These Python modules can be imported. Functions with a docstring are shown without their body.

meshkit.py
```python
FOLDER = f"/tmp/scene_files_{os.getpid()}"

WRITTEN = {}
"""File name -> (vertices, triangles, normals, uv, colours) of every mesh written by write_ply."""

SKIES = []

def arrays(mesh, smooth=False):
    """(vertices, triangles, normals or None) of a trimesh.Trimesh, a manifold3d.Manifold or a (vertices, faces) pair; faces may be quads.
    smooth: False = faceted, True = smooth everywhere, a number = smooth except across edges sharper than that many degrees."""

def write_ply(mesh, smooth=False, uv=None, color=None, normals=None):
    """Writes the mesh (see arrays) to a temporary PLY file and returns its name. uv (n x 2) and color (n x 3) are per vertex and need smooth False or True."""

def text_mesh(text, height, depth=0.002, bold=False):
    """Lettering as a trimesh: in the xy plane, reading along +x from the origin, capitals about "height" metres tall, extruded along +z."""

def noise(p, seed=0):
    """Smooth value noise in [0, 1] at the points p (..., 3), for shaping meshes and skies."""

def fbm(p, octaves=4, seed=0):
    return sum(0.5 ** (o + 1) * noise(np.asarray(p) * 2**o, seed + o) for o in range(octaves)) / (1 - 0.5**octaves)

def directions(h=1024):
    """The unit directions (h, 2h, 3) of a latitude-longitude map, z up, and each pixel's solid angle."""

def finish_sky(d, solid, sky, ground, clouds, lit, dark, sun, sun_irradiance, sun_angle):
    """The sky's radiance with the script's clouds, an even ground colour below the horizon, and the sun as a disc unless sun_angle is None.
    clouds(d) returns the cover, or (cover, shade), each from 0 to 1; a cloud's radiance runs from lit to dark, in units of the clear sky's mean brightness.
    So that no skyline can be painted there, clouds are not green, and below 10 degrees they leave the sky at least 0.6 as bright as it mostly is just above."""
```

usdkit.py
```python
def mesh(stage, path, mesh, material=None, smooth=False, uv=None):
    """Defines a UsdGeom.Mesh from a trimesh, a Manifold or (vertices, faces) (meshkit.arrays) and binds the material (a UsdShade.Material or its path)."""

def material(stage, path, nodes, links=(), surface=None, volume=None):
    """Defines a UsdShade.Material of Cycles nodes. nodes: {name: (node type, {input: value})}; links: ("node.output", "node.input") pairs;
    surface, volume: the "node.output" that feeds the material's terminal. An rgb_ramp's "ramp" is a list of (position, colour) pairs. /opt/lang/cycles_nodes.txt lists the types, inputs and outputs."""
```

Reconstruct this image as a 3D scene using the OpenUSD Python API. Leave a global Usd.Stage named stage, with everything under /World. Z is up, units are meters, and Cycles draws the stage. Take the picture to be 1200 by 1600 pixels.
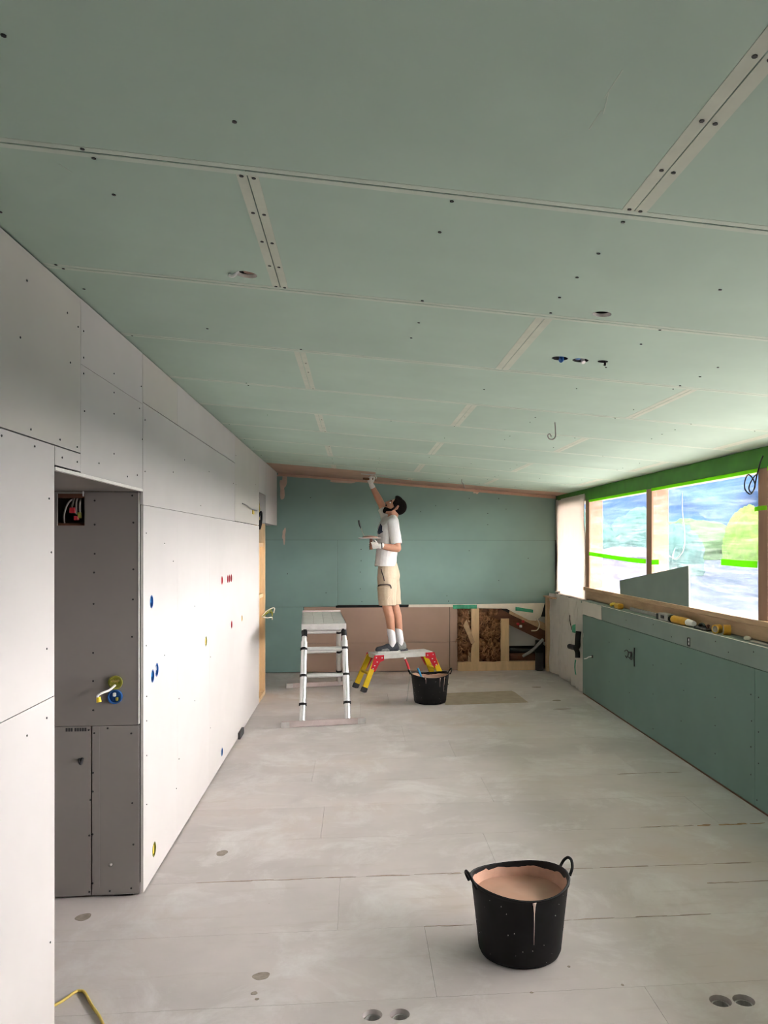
import math, random
import numpy as np, trimesh, manifold3d as m3
from shapely.geometry import Polygon, Point, box as sbox
from shapely import affinity
from pxr import Usd, UsdGeom, UsdLux, UsdShade, Gf, Sdf
import usdkit, meshkit

stage = Usd.Stage.CreateInMemory()
UsdGeom.SetStageUpAxis(stage, 'Z'); UsdGeom.SetStageMetersPerUnit(stage, 1.0)
UsdGeom.Xform.Define(stage, '/World'); UsdGeom.Scope.Define(stage, '/World/Looks')
rng = random.Random(7)

# ------------------------------------------------------------------ camera, sky, exposure
F, HCAM, PSI, VPX, HY = 1250.0, 1.70, 0.090, 557.0, 849.0     # focal length and horizon in pixels of a 1200 x 1600 frame
XC = VPX + F * math.tan(PSI)
EXPOSURE = 0.58
SKY = 7.0
FW = np.array([math.sin(PSI), math.cos(PSI), 0.0]); RT = np.array([math.cos(PSI), -math.sin(PSI), 0.0]); CAM = np.array([0, 0, HCAM])
cam = UsdGeom.Camera.Define(stage, '/World/camera')
cam.CreateHorizontalApertureAttr(36.0); cam.CreateVerticalApertureAttr(48.0)
cam.CreateFocalLengthAttr(36.0 * F / 1200.0)
cam.CreateHorizontalApertureOffsetAttr((600.0 - XC) / 1200.0 * 36.0)
cam.CreateVerticalApertureOffsetAttr((HY - 800.0) / 1200.0 * 36.0)
cam.CreateClippingRangeAttr(Gf.Vec2f(0.05, 2000.0))
cam.CreateExposureAttr(EXPOSURE)
cam.AddTransformOp().Set(Gf.Matrix4d(RT[0], RT[1], 0, 0, 0, 0, 1, 0, -FW[0], -FW[1], 0, 0, CAM[0], CAM[1], CAM[2], 1))
dome = UsdLux.DomeLight.Define(stage, '/World/sky')                # an even overcast sky
dome.CreateIntensityAttr(SKY); dome.CreateColorAttr(Gf.Vec3f(1.0, 0.945, 0.945))

def at(u, v, axis, d):
    """The point of the plane x, y or z = d that the photograph shows at pixel (u, v): used to measure the room."""
    r = FW + RT * (u - XC) / F + np.array([0, 0, 1.0]) * (HY - v) / F
    k = 'xyz'.index(axis)
    return CAM + r * (d - CAM[k]) / r[k]

# ------------------------------------------------------------------ materials
LK = {}
def surf(name, base, var=0.10, scale=5.0, rough=0.75, bump=0.0, bscale=60.0, metallic=0.0, spec=0.3, stretch=(1, 1, 1), tint=None, detail=4):
    lo = tuple(max(0, c * (1 - var)) for c in base); hi = tint or tuple(min(1, c * (1 + var)) for c in base)
    n = {'g': ('texture_coordinate', {}), 'm': ('mapping', {'scale': stretch}), 'n': ('noise_texture', {'scale': scale, 'detail': detail, 'roughness': 0.6}),
         'r': ('rgb_ramp', {'ramp': [(0.3, lo), (0.7, hi)]}),
         'p': ('principled_bsdf', {'roughness': rough, 'metallic': metallic, 'specular_ior_level': spec})}
    l = [('g.object', 'm.vector'), ('m.vector', 'n.vector'), ('n.fac', 'r.fac'), ('r.color', 'p.base_color')]
    if bump:
        n['b'] = ('noise_texture', {'scale': bscale, 'detail': 3}); n['bm'] = ('bump', {'strength': bump, 'distance': 0.01})
        l += [('m.vector', 'b.vector'), ('b.fac', 'bm.height'), ('bm.normal', 'p.normal')]
    LK[name] = usdkit.material(stage, '/World/Looks/' + name, n, l, surface='p.BSDF')
    return LK[name]

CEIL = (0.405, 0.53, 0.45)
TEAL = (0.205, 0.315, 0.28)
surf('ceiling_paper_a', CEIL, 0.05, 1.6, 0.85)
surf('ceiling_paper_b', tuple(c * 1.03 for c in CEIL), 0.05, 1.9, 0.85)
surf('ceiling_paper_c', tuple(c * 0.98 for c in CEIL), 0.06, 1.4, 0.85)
surf('ceiling_joint', (0.52, 0.60, 0.515), 0.06, 9, 0.85)
surf('butt_joint', (0.53, 0.575, 0.485), 0.06, 9, 0.85)
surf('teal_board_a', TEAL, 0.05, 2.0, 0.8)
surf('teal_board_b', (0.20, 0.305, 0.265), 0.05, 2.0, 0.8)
surf('teal_board_shaded', (0.155, 0.24, 0.205), 0.05, 2.0, 0.8)  # darker copy of the teal, puts the low wall's shade into its colour
surf('grey_teal_board', (0.21, 0.265, 0.235), 0.07, 3.0, 0.8)
surf('ivory_board_a', (0.575, 0.548, 0.525), 0.03, 2.0, 0.8)
surf('ivory_board_b', (0.58, 0.553, 0.532), 0.03, 2.0, 0.8)
surf('ivory_board_c', (0.56, 0.535, 0.49), 0.03, 2.0, 0.8)
surf('shaded_board_a', (0.235, 0.215, 0.20), 0.03, 2.0, 0.8)  # wall board again, doorway shade put into its colour
surf('shaded_board_b', (0.255, 0.235, 0.22), 0.03, 2.0, 0.8)  # slightly lighter version of the same painted doorway shade
surf('gypsum_edge', (0.80, 0.78, 0.73), 0.05, 20, 0.9)
surf('screw_black', (0.03, 0.03, 0.028), 0.2, 30, 0.5)
surf('cavity_shade', (0.035, 0.03, 0.028), 0.2, 10, 0.9)  # near-black puts the shade inside hollow spaces into the colour
surf('recess_shade_brown', (0.10, 0.085, 0.065), 0.3, 20, 0.9)  # dark brown paints the shade inside the junction box recess
surf('brown_board', (0.37, 0.255, 0.195), 0.05, 3.0, 0.85)
surf('fresh_plaster', (0.47, 0.30, 0.22), 0.10, 6.0, 0.6)
surf('pink_skim', (0.50, 0.37, 0.29), 0.10, 8.0, 0.7)
surf('pine', (0.66, 0.47, 0.27), 0.14, 4.0, 0.65, 0.2, 30, stretch=(3, 3, 0.6))
surf('pine_long', (0.50, 0.34, 0.20), 0.18, 4.0, 0.65, 0.2, 30, stretch=(4, 0.6, 4))
surf('pine_reveal', (0.34, 0.195, 0.13), 0.10, 4.0, 0.65, 0.1, 30, stretch=(3, 3, 0.5))
surf('dark_timber', (0.13, 0.055, 0.03), 0.3, 5.0, 0.7, stretch=(1, 3, 3))
surf('wool_pale', (0.34, 0.17, 0.085), 0.4, 30.0, 0.95)
surf('wool', (0.13, 0.052, 0.022), 0.6, 18.0, 0.95, 0.6, 60, tint=(0.36, 0.18, 0.09))
surf('green_membrane', (0.05, 0.215, 0.02), 0.15, 6.0, 0.5)
surf('teal_tape', (0.05, 0.30, 0.17), 0.3, 20, 0.5)
surf('cream_paper', (0.72, 0.66, 0.55), 0.06, 10, 0.7)
surf('black_plastic', (0.009, 0.009, 0.010), 0.3, 12, 0.6, 0.05, 40, spec=0.2)
surf('dark_grey_plastic', (0.035, 0.036, 0.038), 0.2, 12, 0.5)
surf('grey_plastic', (0.32, 0.31, 0.29), 0.1, 12, 0.5)
surf('pale_panel', (0.46, 0.45, 0.42), 0.06, 4, 0.6)
surf('white_plastic', (0.80, 0.80, 0.78), 0.03, 12, 0.4)
surf('blue_plastic', (0.03, 0.13, 0.40), 0.1, 12, 0.4)
surf('blue_bright', (0.03, 0.30, 0.60), 0.1, 12, 0.4)
surf('red_plastic', (0.50, 0.03, 0.04), 0.1, 12, 0.4)
surf('yellow_plastic', (0.72, 0.52, 0.03), 0.1, 12, 0.4)
surf('olive_plastic', (0.30, 0.30, 0.05), 0.1, 12, 0.4)
surf('amber_plastic', (0.62, 0.33, 0.03), 0.12, 12, 0.4)
surf('yellow_fibreglass', (0.74, 0.50, 0.015), 0.07, 10, 0.4)
surf('hinge_red', (0.50, 0.015, 0.03), 0.12, 20, 0.35)
surf('aluminium', (0.80, 0.80, 0.80), 0.05, 20, 0.32, metallic=0.75, stretch=(1, 1, 0.2))
surf('aluminium_dull', (0.55, 0.54, 0.52), 0.1, 20, 0.42, metallic=0.6)
surf('deck_metal', (0.62, 0.62, 0.58), 0.08, 15, 0.5, metallic=0.35)
surf('pink_stabiliser', (0.52, 0.44, 0.42), 0.1, 10, 0.5, metallic=0.2)
surf('brass', (0.55, 0.46, 0.14), 0.1, 20, 0.35, metallic=0.6)
surf('wet_plaster', (0.45, 0.265, 0.19), 0.06, 9, 0.28, 0.10, 14, spec=0.5)
surf('plaster_smear', (0.54, 0.34, 0.25), 0.10, 14, 0.55)
surf('plaster_drip', (0.74, 0.60, 0.52), 0.05, 20, 0.5)
surf('cord_yellow', (0.62, 0.47, 0.12), 0.1, 30, 0.5)
surf('skin', (0.50, 0.255, 0.165), 0.06, 25, 0.5)
surf('hair', (0.010, 0.007, 0.006), 0.4, 90, 0.8, 0.5, 160, spec=0.08)
surf('shirt_cloth', (0.72, 0.71, 0.70), 0.03, 20, 0.9, 0.10, 30)
surf('shorts_cloth', (0.55, 0.45, 0.33), 0.05, 25, 0.9, 0.10, 40)
surf('shorts_trim', (0.06, 0.045, 0.04), 0.1, 25, 0.9)
surf('glove_white', (0.72, 0.70, 0.66), 0.08, 60, 0.9)
surf('glove_dark', (0.05, 0.05, 0.05), 0.1, 60, 0.9)
surf('sock_white', (0.80, 0.79, 0.82), 0.03, 60, 0.9, 0.1, 120)
surf('shoe_dark', (0.045, 0.05, 0.06), 0.3, 60, 0.7)
surf('shoe_grey', (0.22, 0.23, 0.22), 0.2, 60, 0.7)
surf('print_navy', (0.04, 0.05, 0.09), 0.1, 30, 0.8)
surf('eye_white', (0.8, 0.8, 0.8), 0.02, 30, 0.3)
surf('stain_tan', (0.36, 0.30, 0.22), 0.12, 9, 0.7)
surf('stain_brown', (0.30, 0.255, 0.21), 0.25, 25, 0.8)
surf('glue_tan', (0.37, 0.30, 0.25), 0.25, 25, 0.8)
surf('stain_orange', (0.40, 0.25, 0.14), 0.3, 25, 0.8)
surf('bounce_slab', (0.36, 0.35, 0.33), 0.15, 1.5, 0.9)  # pale colour of the unseen slab that bounces daylight indoors
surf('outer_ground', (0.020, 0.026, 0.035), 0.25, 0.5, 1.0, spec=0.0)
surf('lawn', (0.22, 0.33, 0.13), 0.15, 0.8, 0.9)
surf('hazy_hill', (0.028, 0.058, 0.115), 0.25, 0.08, 1.0, spec=0.0)  # blue paints the haze of distance over the woods
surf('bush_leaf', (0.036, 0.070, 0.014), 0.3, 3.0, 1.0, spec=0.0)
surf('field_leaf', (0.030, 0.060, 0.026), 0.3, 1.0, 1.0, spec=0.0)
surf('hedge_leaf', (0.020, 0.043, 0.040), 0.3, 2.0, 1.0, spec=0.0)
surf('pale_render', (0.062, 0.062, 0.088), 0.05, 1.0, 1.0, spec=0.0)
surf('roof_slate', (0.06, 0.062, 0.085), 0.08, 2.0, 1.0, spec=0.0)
surf('shade_roof_board', (0.40, 0.38, 0.35), 0.08, 2.0, 0.8)  # for the roof and its added, unseen overhang
surf('tan_sub', (0.30, 0.26, 0.21), 0.1, 2, 0.9)

def floor_material(name, k):
    n = {'g': ('geometry', {}),
         'n1': ('noise_texture', {'scale': 0.75, 'detail': 5, 'roughness': 0.62}), 'r1': ('rgb_ramp', {'ramp': [(0.30, (0.42 * k, 0.392 * k, 0.378 * k)), (0.55, (0.54 * k, 0.487 * k, 0.468 * k)), (0.75, (0.51 * k, 0.425 * k, 0.362 * k))]}),
         'n2': ('noise_texture', {'scale': 2.1, 'detail': 7, 'roughness': 0.7, 'distortion': 0.6}), 'r2': ('rgb_ramp', {'ramp': [(0.50, (0, 0, 0)), (0.70, (0.9, 0.9, 0.9))]}),
         'x2': ('mix', {'color2': (0.70, 0.67, 0.655)}),
         'mp': ('mapping', {'scale': (1.2, 9, 1)}), 'n3': ('noise_texture', {'scale': 1.3, 'detail': 6, 'roughness': 0.7}), 'r3': ('rgb_ramp', {'ramp': [(0.56, (0, 0, 0)), (0.76, (0.38, 0.38, 0.38))]}),
         'x3': ('mix', {'color2': (0.40, 0.34, 0.28)}),
         'n4': ('noise_texture', {'scale': 26, 'detail': 4, 'roughness': 0.7}), 'r4': ('rgb_ramp', {'ramp': [(0.70, (0, 0, 0)), (0.78, (0.6, 0.6, 0.6))]}),
         'x4': ('mix', {'color2': (0.36, 0.32, 0.28)}),
         'bm': ('bump', {'strength': 0.05, 'distance': 0.01}),
         'p': ('principled_bsdf', {'roughness': 0.55, 'specular_ior_level': 0.35})}
    l = [('g.position', 'n1.vector'), ('n1.fac', 'r1.fac'), ('g.position', 'n2.vector'), ('n2.fac', 'r2.fac'), ('r2.color', 'x2.fac'), ('r1.color', 'x2.color1'),
         ('g.position', 'mp.vector'), ('mp.vector', 'n3.vector'), ('n3.fac', 'r3.fac'), ('r3.color', 'x3.fac'), ('x2.color', 'x3.color1'),
         ('g.position', 'n4.vector'), ('n4.fac', 'r4.fac'), ('r4.color', 'x4.fac'), ('x3.color', 'x4.color1'), ('x4.color', 'p.base_color'),
         ('n4.fac', 'bm.height'), ('bm.normal', 'p.normal')]
    LK[name] = usdkit.material(stage, '/World/Looks/' + name, n, l, surface='p.BSDF')
for nm, k in (('floor_board_a', 1.12), ('floor_board_b', 1.09), ('floor_board_c', 1.15)):
    floor_material(nm, k)

def film_material(name, milk_lo, milk_hi, body, milk_colour=(0.9, 0.9, 0.92)):
    n = {'g': ('geometry', {}), 'm': ('mapping', {'scale': (1, 0.6, 11)}), 'm2': ('mapping', {'scale': (1, 1.5, 4)}),
         'n': ('noise_texture', {'scale': 1.6, 'detail': 6, 'roughness': 0.6, 'distortion': 1.1}),
         'r': ('rgb_ramp', {'ramp': [(0.35, (milk_lo,) * 3), (0.56, (0.5 * (milk_lo + milk_hi),) * 3), (0.62, (milk_hi,) * 3), (0.68, (0.6 * milk_lo + 0.4 * milk_hi,) * 3)]}),
         'bn': ('noise_texture', {'scale': 2.2, 'detail': 4}), 'bm': ('bump', {'strength': 0.35, 'distance': 0.02}),
         't': ('transparent_bsdf', {'color': (body,) * 3}), 'k': ('translucent_bsdf', {'color': milk_colour}), 'd': ('diffuse_bsdf', {'color': (0.85, 0.85, 0.87)}),
         'kd': ('mix_closure', {'fac': 0.25}), 'a': ('mix_closure', {}), 'gl': ('glossy_bsdf', {'color': (1, 1, 1), 'roughness': 0.12}), 'o': ('mix_closure', {'fac': 0.06})}
    l = [('g.position', 'm.vector'), ('m.vector', 'n.vector'), ('n.fac', 'r.fac'), ('r.color', 'a.fac'), ('k.BSDF', 'kd.closure1'), ('d.BSDF', 'kd.closure2'),
         ('t.BSDF', 'a.closure1'), ('kd.closure', 'a.closure2'), ('g.position', 'm2.vector'), ('m2.vector', 'bn.vector'), ('bn.fac', 'bm.height'), ('bm.normal', 'gl.normal'),
         ('a.closure', 'o.closure1'), ('gl.BSDF', 'o.closure2')]
    LK[name] = usdkit.material(stage, '/World/Looks/' + name, n, l, surface='o.closure')
film_material('window_film', 0.008, 0.11, 0.95)

def sheet_material(name, trans, diff, tr, df, fac=0.5):
    n = {'k': ('translucent_bsdf', {'color': trans}), 'd': ('diffuse_bsdf', {'color': diff}), 'a': ('mix_closure', {'fac': fac}),
         'g': ('geometry', {}), 'm': ('mapping', {'scale': (3, 3, 0.8)}), 'n': ('noise_texture', {'scale': 5, 'detail': 5}), 'bm': ('bump', {'strength': 0.4, 'distance': 0.02})}
    l = [('k.BSDF', 'a.closure1'), ('d.BSDF', 'a.closure2'), ('g.position', 'm.vector'), ('m.vector', 'n.vector'), ('n.fac', 'bm.height'), ('bm.normal', 'd.normal')]
    LK[name] = usdkit.material(stage, '/World/Looks/' + name, n, l, surface='a.closure')
sheet_material('lime_tape', (0.30, 0.78, 0.03), (0.30, 0.75, 0.03), 0, 0, 0.65)
sheet_material('membrane_white', (0.66, 0.61, 0.56), (0.82, 0.79, 0.75), 0, 0, 0.45)
sheet_material('sheet_grey', (0.3, 0.29, 0.27), (0.76, 0.72, 0.65), 0, 0, 0.75)

# ------------------------------------------------------------------ builders
USED, LOC = {}, {}
def _path(parent, name):
    base = (parent.GetPath().pathString if parent else '/World') + '/' + name
    k = USED.get(base, 0); USED[base] = k + 1
    return base if k == 0 else f'{base}_{k:03d}'
def tag(o, label=None, cat=None, group=None, kind=None):
    for k, v in (('label', label), ('category', cat), ('group', group), ('kind', kind)):
        if v: o.SetCustomDataByKey(k, v)
    return o
def thing(name, label, cat, loc=(0, 0, 0), rz=0.0, group=None, kind=None):
    """An Xform at the thing's base; its children are its parts. Shapes handed to part() are in world coordinates."""
    p = _path(None, name); x = UsdGeom.Xform.Define(stage, p)
    x.AddTranslateOp().Set(Gf.Vec3d(*map(float, loc)))
    M = np.eye(4); M[:3, 3] = loc
    if rz:
        x.AddRotateZOp().Set(math.degrees(rz)); c, s = math.cos(rz), math.sin(rz)
        M[:2, :2] = [[c, -s], [s, c]]
    LOC[p] = np.linalg.inv(M)
    return tag(x.GetPrim(), label, cat, group, kind)
def tm(mesh):
    if hasattr(mesh, 'to_mesh'):
        q = mesh.to_mesh(); return trimesh.Trimesh(np.array(q.vert_properties[:, :3]), np.array(q.tri_verts), process=False)
    return mesh
def cat_(*ms): return trimesh.util.concatenate([tm(m) for m in ms])
def part(parent, name, mesh, mat, smooth=False, local=False, label=None, kind=None):
    m = tm(mesh).copy()
    p = _path(parent, name)
    top = '/'.join(p.split('/')[:3])
    if parent and not local and top in LOC: m.apply_transform(LOC[top])
    o = usdkit.mesh(stage, p, m, LK[mat], smooth=smooth).GetPrim()
    return tag(o, label, kind=kind)
def single(name, mesh, mat, label, cat, smooth=False, group=None, kind=None):
    """A thing that is one mesh, its origin at its base."""
    m = tm(mesh).copy(); lo, hi = m.bounds
    loc = np.array([(lo[0] + hi[0]) / 2, (lo[1] + hi[1]) / 2, lo[2]]); m.apply_translation(-loc)
    p = _path(None, name); g = usdkit.mesh(stage, p, m, LK[mat], smooth=smooth)
    g.AddTranslateOp().Set(Gf.Vec3d(*map(float, loc)))
    return tag(g.GetPrim(), label, cat, group, kind)
def bx(x0, x1, y0, y1, z0, z1, c=0.0):
    x0, x1 = sorted((x0, x1)); y0, y1 = sorted((y0, y1)); z0, z1 = sorted((z0, z1))
    c = min(c, (x1 - x0) / 3, (y1 - y0) / 3, (z1 - z0) / 3)
    if c <= 0:
        return trimesh.creation.box(bounds=[[x0, y0, z0], [x1, y1, z1]])
    pts = []
    for i in (0, 1):
        for j in (0, 1):
            for k in (0, 1):
                p = [(x0, x1)[i], (y0, y1)[j], (z0, z1)[k]]; s = [(1, -1)[i], (1, -1)[j], (1, -1)[k]]
                for a in range(3):
                    q = [p[b] + (s[b] * c if b != a else 0) for b in range(3)]; pts.append(q)
    return tm(m3.Manifold.hull_points(np.array(pts)))
def slab(poly, t0, t1, plane):
    """A shapely outline extruded: plane 'xy' (z from t0 to t1), 'xz' (along y) or 'yz' (along x)."""
    geoms = getattr(poly, 'geoms', [poly]); out = []
    for g in geoms:
        m = trimesh.creation.extrude_polygon(g, abs(t1 - t0), engine='earcut'); v = m.vertices.copy(); w = v[:, 2] + min(t0, t1)
        if plane == 'xy': m.vertices = np.c_[v[:, 0], v[:, 1], w]
        elif plane == 'xz': m.vertices = np.c_[v[:, 0], w, v[:, 1]]
        else: m.vertices = np.c_[w, v[:, 0], v[:, 1]]
        m.fix_normals(); out.append(m)
    return cat_(*out)
def spline(pts, n=12):
    p = np.array(pts, float); q = np.vstack([2 * p[0] - p[1], p, 2 * p[-1] - p[-2]]); out = []
    for i in range(1, len(q) - 2):
        for t in np.linspace(0, 1, n, endpoint=False):
            a, b, c, d = q[i - 1:i + 3]
            out.append(0.5 * (2 * b + (c - a) * t + (2 * a - 5 * b + 4 * c - d) * t * t + (3 * b - a - 3 * c + d) * t ** 3))
    out.append(p[-1]); return np.array(out)
def tube(pts, r, sides=8, smooth=0):
    p = spline(pts, smooth) if smooth else np.array(pts, float)
    r = np.broadcast_to(r, (len(p),)) if np.ndim(r) == 0 or len(r) == len(p) else np.interp(np.linspace(0, 1, len(p)), np.linspace(0, 1, len(r)), r)
    t = np.gradient(p, axis=0); t /= np.linalg.norm(t, axis=1, keepdims=True) + 1e-12
    ref = np.array([0, 0, 1.0]) if abs(t[0, 2]) < 0.9 else np.array([1.0, 0, 0])
    V = []; a = np.cross(t[0], ref)
    for i in range(len(p)):
        a = a - t[i] * (a @ t[i]); a /= np.linalg.norm(a) + 1e-12; b = np.cross(t[i], a)
        ang = np.arange(sides) * 2 * np.pi / sides
        V.append(p[i] + r[i] * (np.cos(ang)[:, None] * a + np.sin(ang)[:, None] * b))
    V = np.vstack(V + [p[:1], p[-1:]]); f = []; n = len(p)
    for i in range(n - 1):
        for j in range(sides):
            k = (j + 1) % sides; q = [i * sides + j, i * sides + k, (i + 1) * sides + k, (i + 1) * sides + j]
            f += [[q[0], q[1], q[2]], [q[0], q[2], q[3]]]
    for j in range(sides):
        k = (j + 1) % sides; f += [[n * sides, k, j], [n * sides + 1, (n - 1) * sides + j, (n - 1) * sides + k]]
    m = trimesh.Trimesh(V, np.array(f), process=False); m.fix_normals(); return m
def lathe(profile, c=(0, 0, 0), axis='z', n=40):
    m = trimesh.creation.revolve(np.array(profile, float), sections=n); m.merge_vertices(); m.fix_normals()
    v = m.vertices.copy()
    if axis == 'x': v = v[:, [2, 0, 1]]
    if axis == 'y': v = v[:, [1, 2, 0]]
    m.vertices = v + np.array(c); return m
def beam(p, q, w, h, up=(0, 0, 1), c=0.0):
    """A bar of section w x h from p to q; h along up."""
    p, q = np.array(p, float), np.array(q, float); d = q - p; L = np.linalg.norm(d); d /= L
    s = np.cross(np.array(up, float), d); s /= np.linalg.norm(s); u = np.cross(d, s)
    m = bx(0, L, -w / 2, w / 2, -h / 2, h / 2, c); M = np.eye(4); M[:3, 0], M[:3, 1], M[:3, 2], M[:3, 3] = d, s, u, p
    m.apply_transform(M); return m
def disc(p, n, r, t, sides=8):
    m = trimesh.creation.cylinder(r, t, sections=sides); m.apply_transform(trimesh.geometry.align_vectors([0, 0, 1], n)); m.apply_translation(p); return m
def screws(spots, n, r=0.0045, t=0.003): return cat_(*[disc(np.array(s), n, r, t, 7) for s in spots])
def blob(cx, cy, rx, ry, seed, n=22, rough=0.35):
    g = random.Random(seed); ph = [g.uniform(0, 6.28) for _ in range(4)]
    pts = []
    for i in range(n):
        a = 2 * math.pi * i / n; k = 1 + rough * (0.5 * math.sin(2 * a + ph[0]) + 0.35 * math.sin(3 * a + ph[1]) + 0.25 * math.sin(5 * a + ph[2]))
        pts.append((cx + rx * k * math.cos(a), cy + ry * k * math.sin(a)))
    return Polygon(pts).buffer(0)
def sheet(grid, t):
    """A thin closed sheet from an (a, b, 3) grid of points, t thick."""
    a, b, _ = grid.shape
    du, dv = np.gradient(grid, axis=0), np.gradient(grid, axis=1); nn = np.cross(du, dv); nn /= np.linalg.norm(nn, axis=2, keepdims=True) + 1e-12
    V = np.vstack([(grid + nn * t / 2).reshape(-1, 3), (grid - nn * t / 2).reshape(-1, 3)]); f = []; N = a * b
    I = lambda i, j: i * b + j
    for i in range(a - 1):
        for j in range(b - 1):
            q = [I(i, j), I(i + 1, j), I(i + 1, j + 1), I(i, j + 1)]
            f += [[q[0], q[1], q[2]], [q[0], q[2], q[3]], [q[2] + N, q[1] + N, q[0] + N], [q[3] + N, q[2] + N, q[0] + N]]
    edge = [I(i, 0) for i in range(a)] + [I(a - 1, j) for j in range(1, b)] + [I(i, b - 1) for i in range(a - 2, -1, -1)] + [I(0, j) for j in range(b - 2, 0, -1)]
    for e, g in zip(edge, edge[1:] + edge[:1]): f += [[e, g, g + N], [e, g + N, e + N]]
    m = trimesh.Trimesh(V, np.array(f), process=False); m.fix_normals(); return m

# ------------------------------------------------------------------ room dimensions
XL, XR, XW, YB, YF, XP = -1.025, 2.548, 2.70, 10.60, -3.2, -2.30
KC = 0.0752
def cz(x): return 2.62 - KC * (x + 1.025)

# ------------------------------------------------------------------ floor
floor = thing('floor', 'grey dusty chipboard floor of long boards laid across the room', None, kind='structure')
ROW0, ROWH = 2.983, 0.555
row_seam = {1: [0.30], 2: [-0.083], 3: [0.739], 4: [-0.206], 6: [-0.318], 7: [0.787], 0: [1.1], -1: [0.2], 5: [0.9]}
floor_holes = [(0.057, 2.89, 0.036), (0.156, 2.885, 0.036), (1.347, 2.863, 0.040), (1.435, 2.859, 0.040)]
hole_cut = [Point(x, y).buffer(r, 16) for x, y, r in floor_holes]
for k in range(-12, 15):
    y0, y1 = ROW0 + (k - 1) * ROWH, ROW0 + k * ROWH
    y1 = min(y1, YB + 0.05); y0 = max(y0, YF)
    if y1 <= y0: continue
    s0 = row_seam.get(k, [rng.uniform(-0.8, 1.2)])[0]
    xs = [XP] + [s for s in (s0 - 2.4, s0, s0 + 2.4) if XP + 0.2 < s < 2.65] + [2.69]
    for a, b in zip(xs[:-1], xs[1:]):
        poly = sbox(a + 0.0007, y0 + 0.0006, b - 0.0007, y1 - 0.0006)
        for h in hole_cut: poly = poly.difference(h)
        part(floor, 'floor_board', slab(poly, -0.022, 0.0, 'xy'), rng.choice(['floor_board_a', 'floor_board_b', 'floor_board_c']))
part(floor, 'subfloor', bx(XP, 2.69, YF, YB + 0.3, -0.34, -0.30), 'tan_sub')
part(floor, 'stain', slab(Polygon([(0.95, 9.02), (1.78, 9.10), (1.80, 9.02), (1.83, 8.42), (0.93, 8.36)]), 0.0, 0.0006, 'xy'), 'stain_tan', label='tan damp patch')
for i, (x, y, rx, ry) in enumerate([(-1.238, 3.765, 0.035, 0.035), (-0.373, 3.19, 0.032, 0.03), (-0.735, 4.475, 0.03, 0.04), (-0.385, 3.07, 0.012, 0.012), (-0.37, 3.03, 0.008, 0.008), (2.12, 9.3, 0.06, 0.03), (2.16, 8.5, 0.05, 0.03), (2.1, 8.05, 0.09, 0.02), (0.85, 3.15, 0.006, 0.008), (0.66, 2.98, 0.007, 0.006), (1.02, 3.0, 0.006, 0.007)]):
    part(floor, 'stain', slab(blob(x, y, rx, ry, i, 22, 0.14), 0.0, 0.0006, 'xy'), 'stain_brown')
g = random.Random(3)
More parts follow.
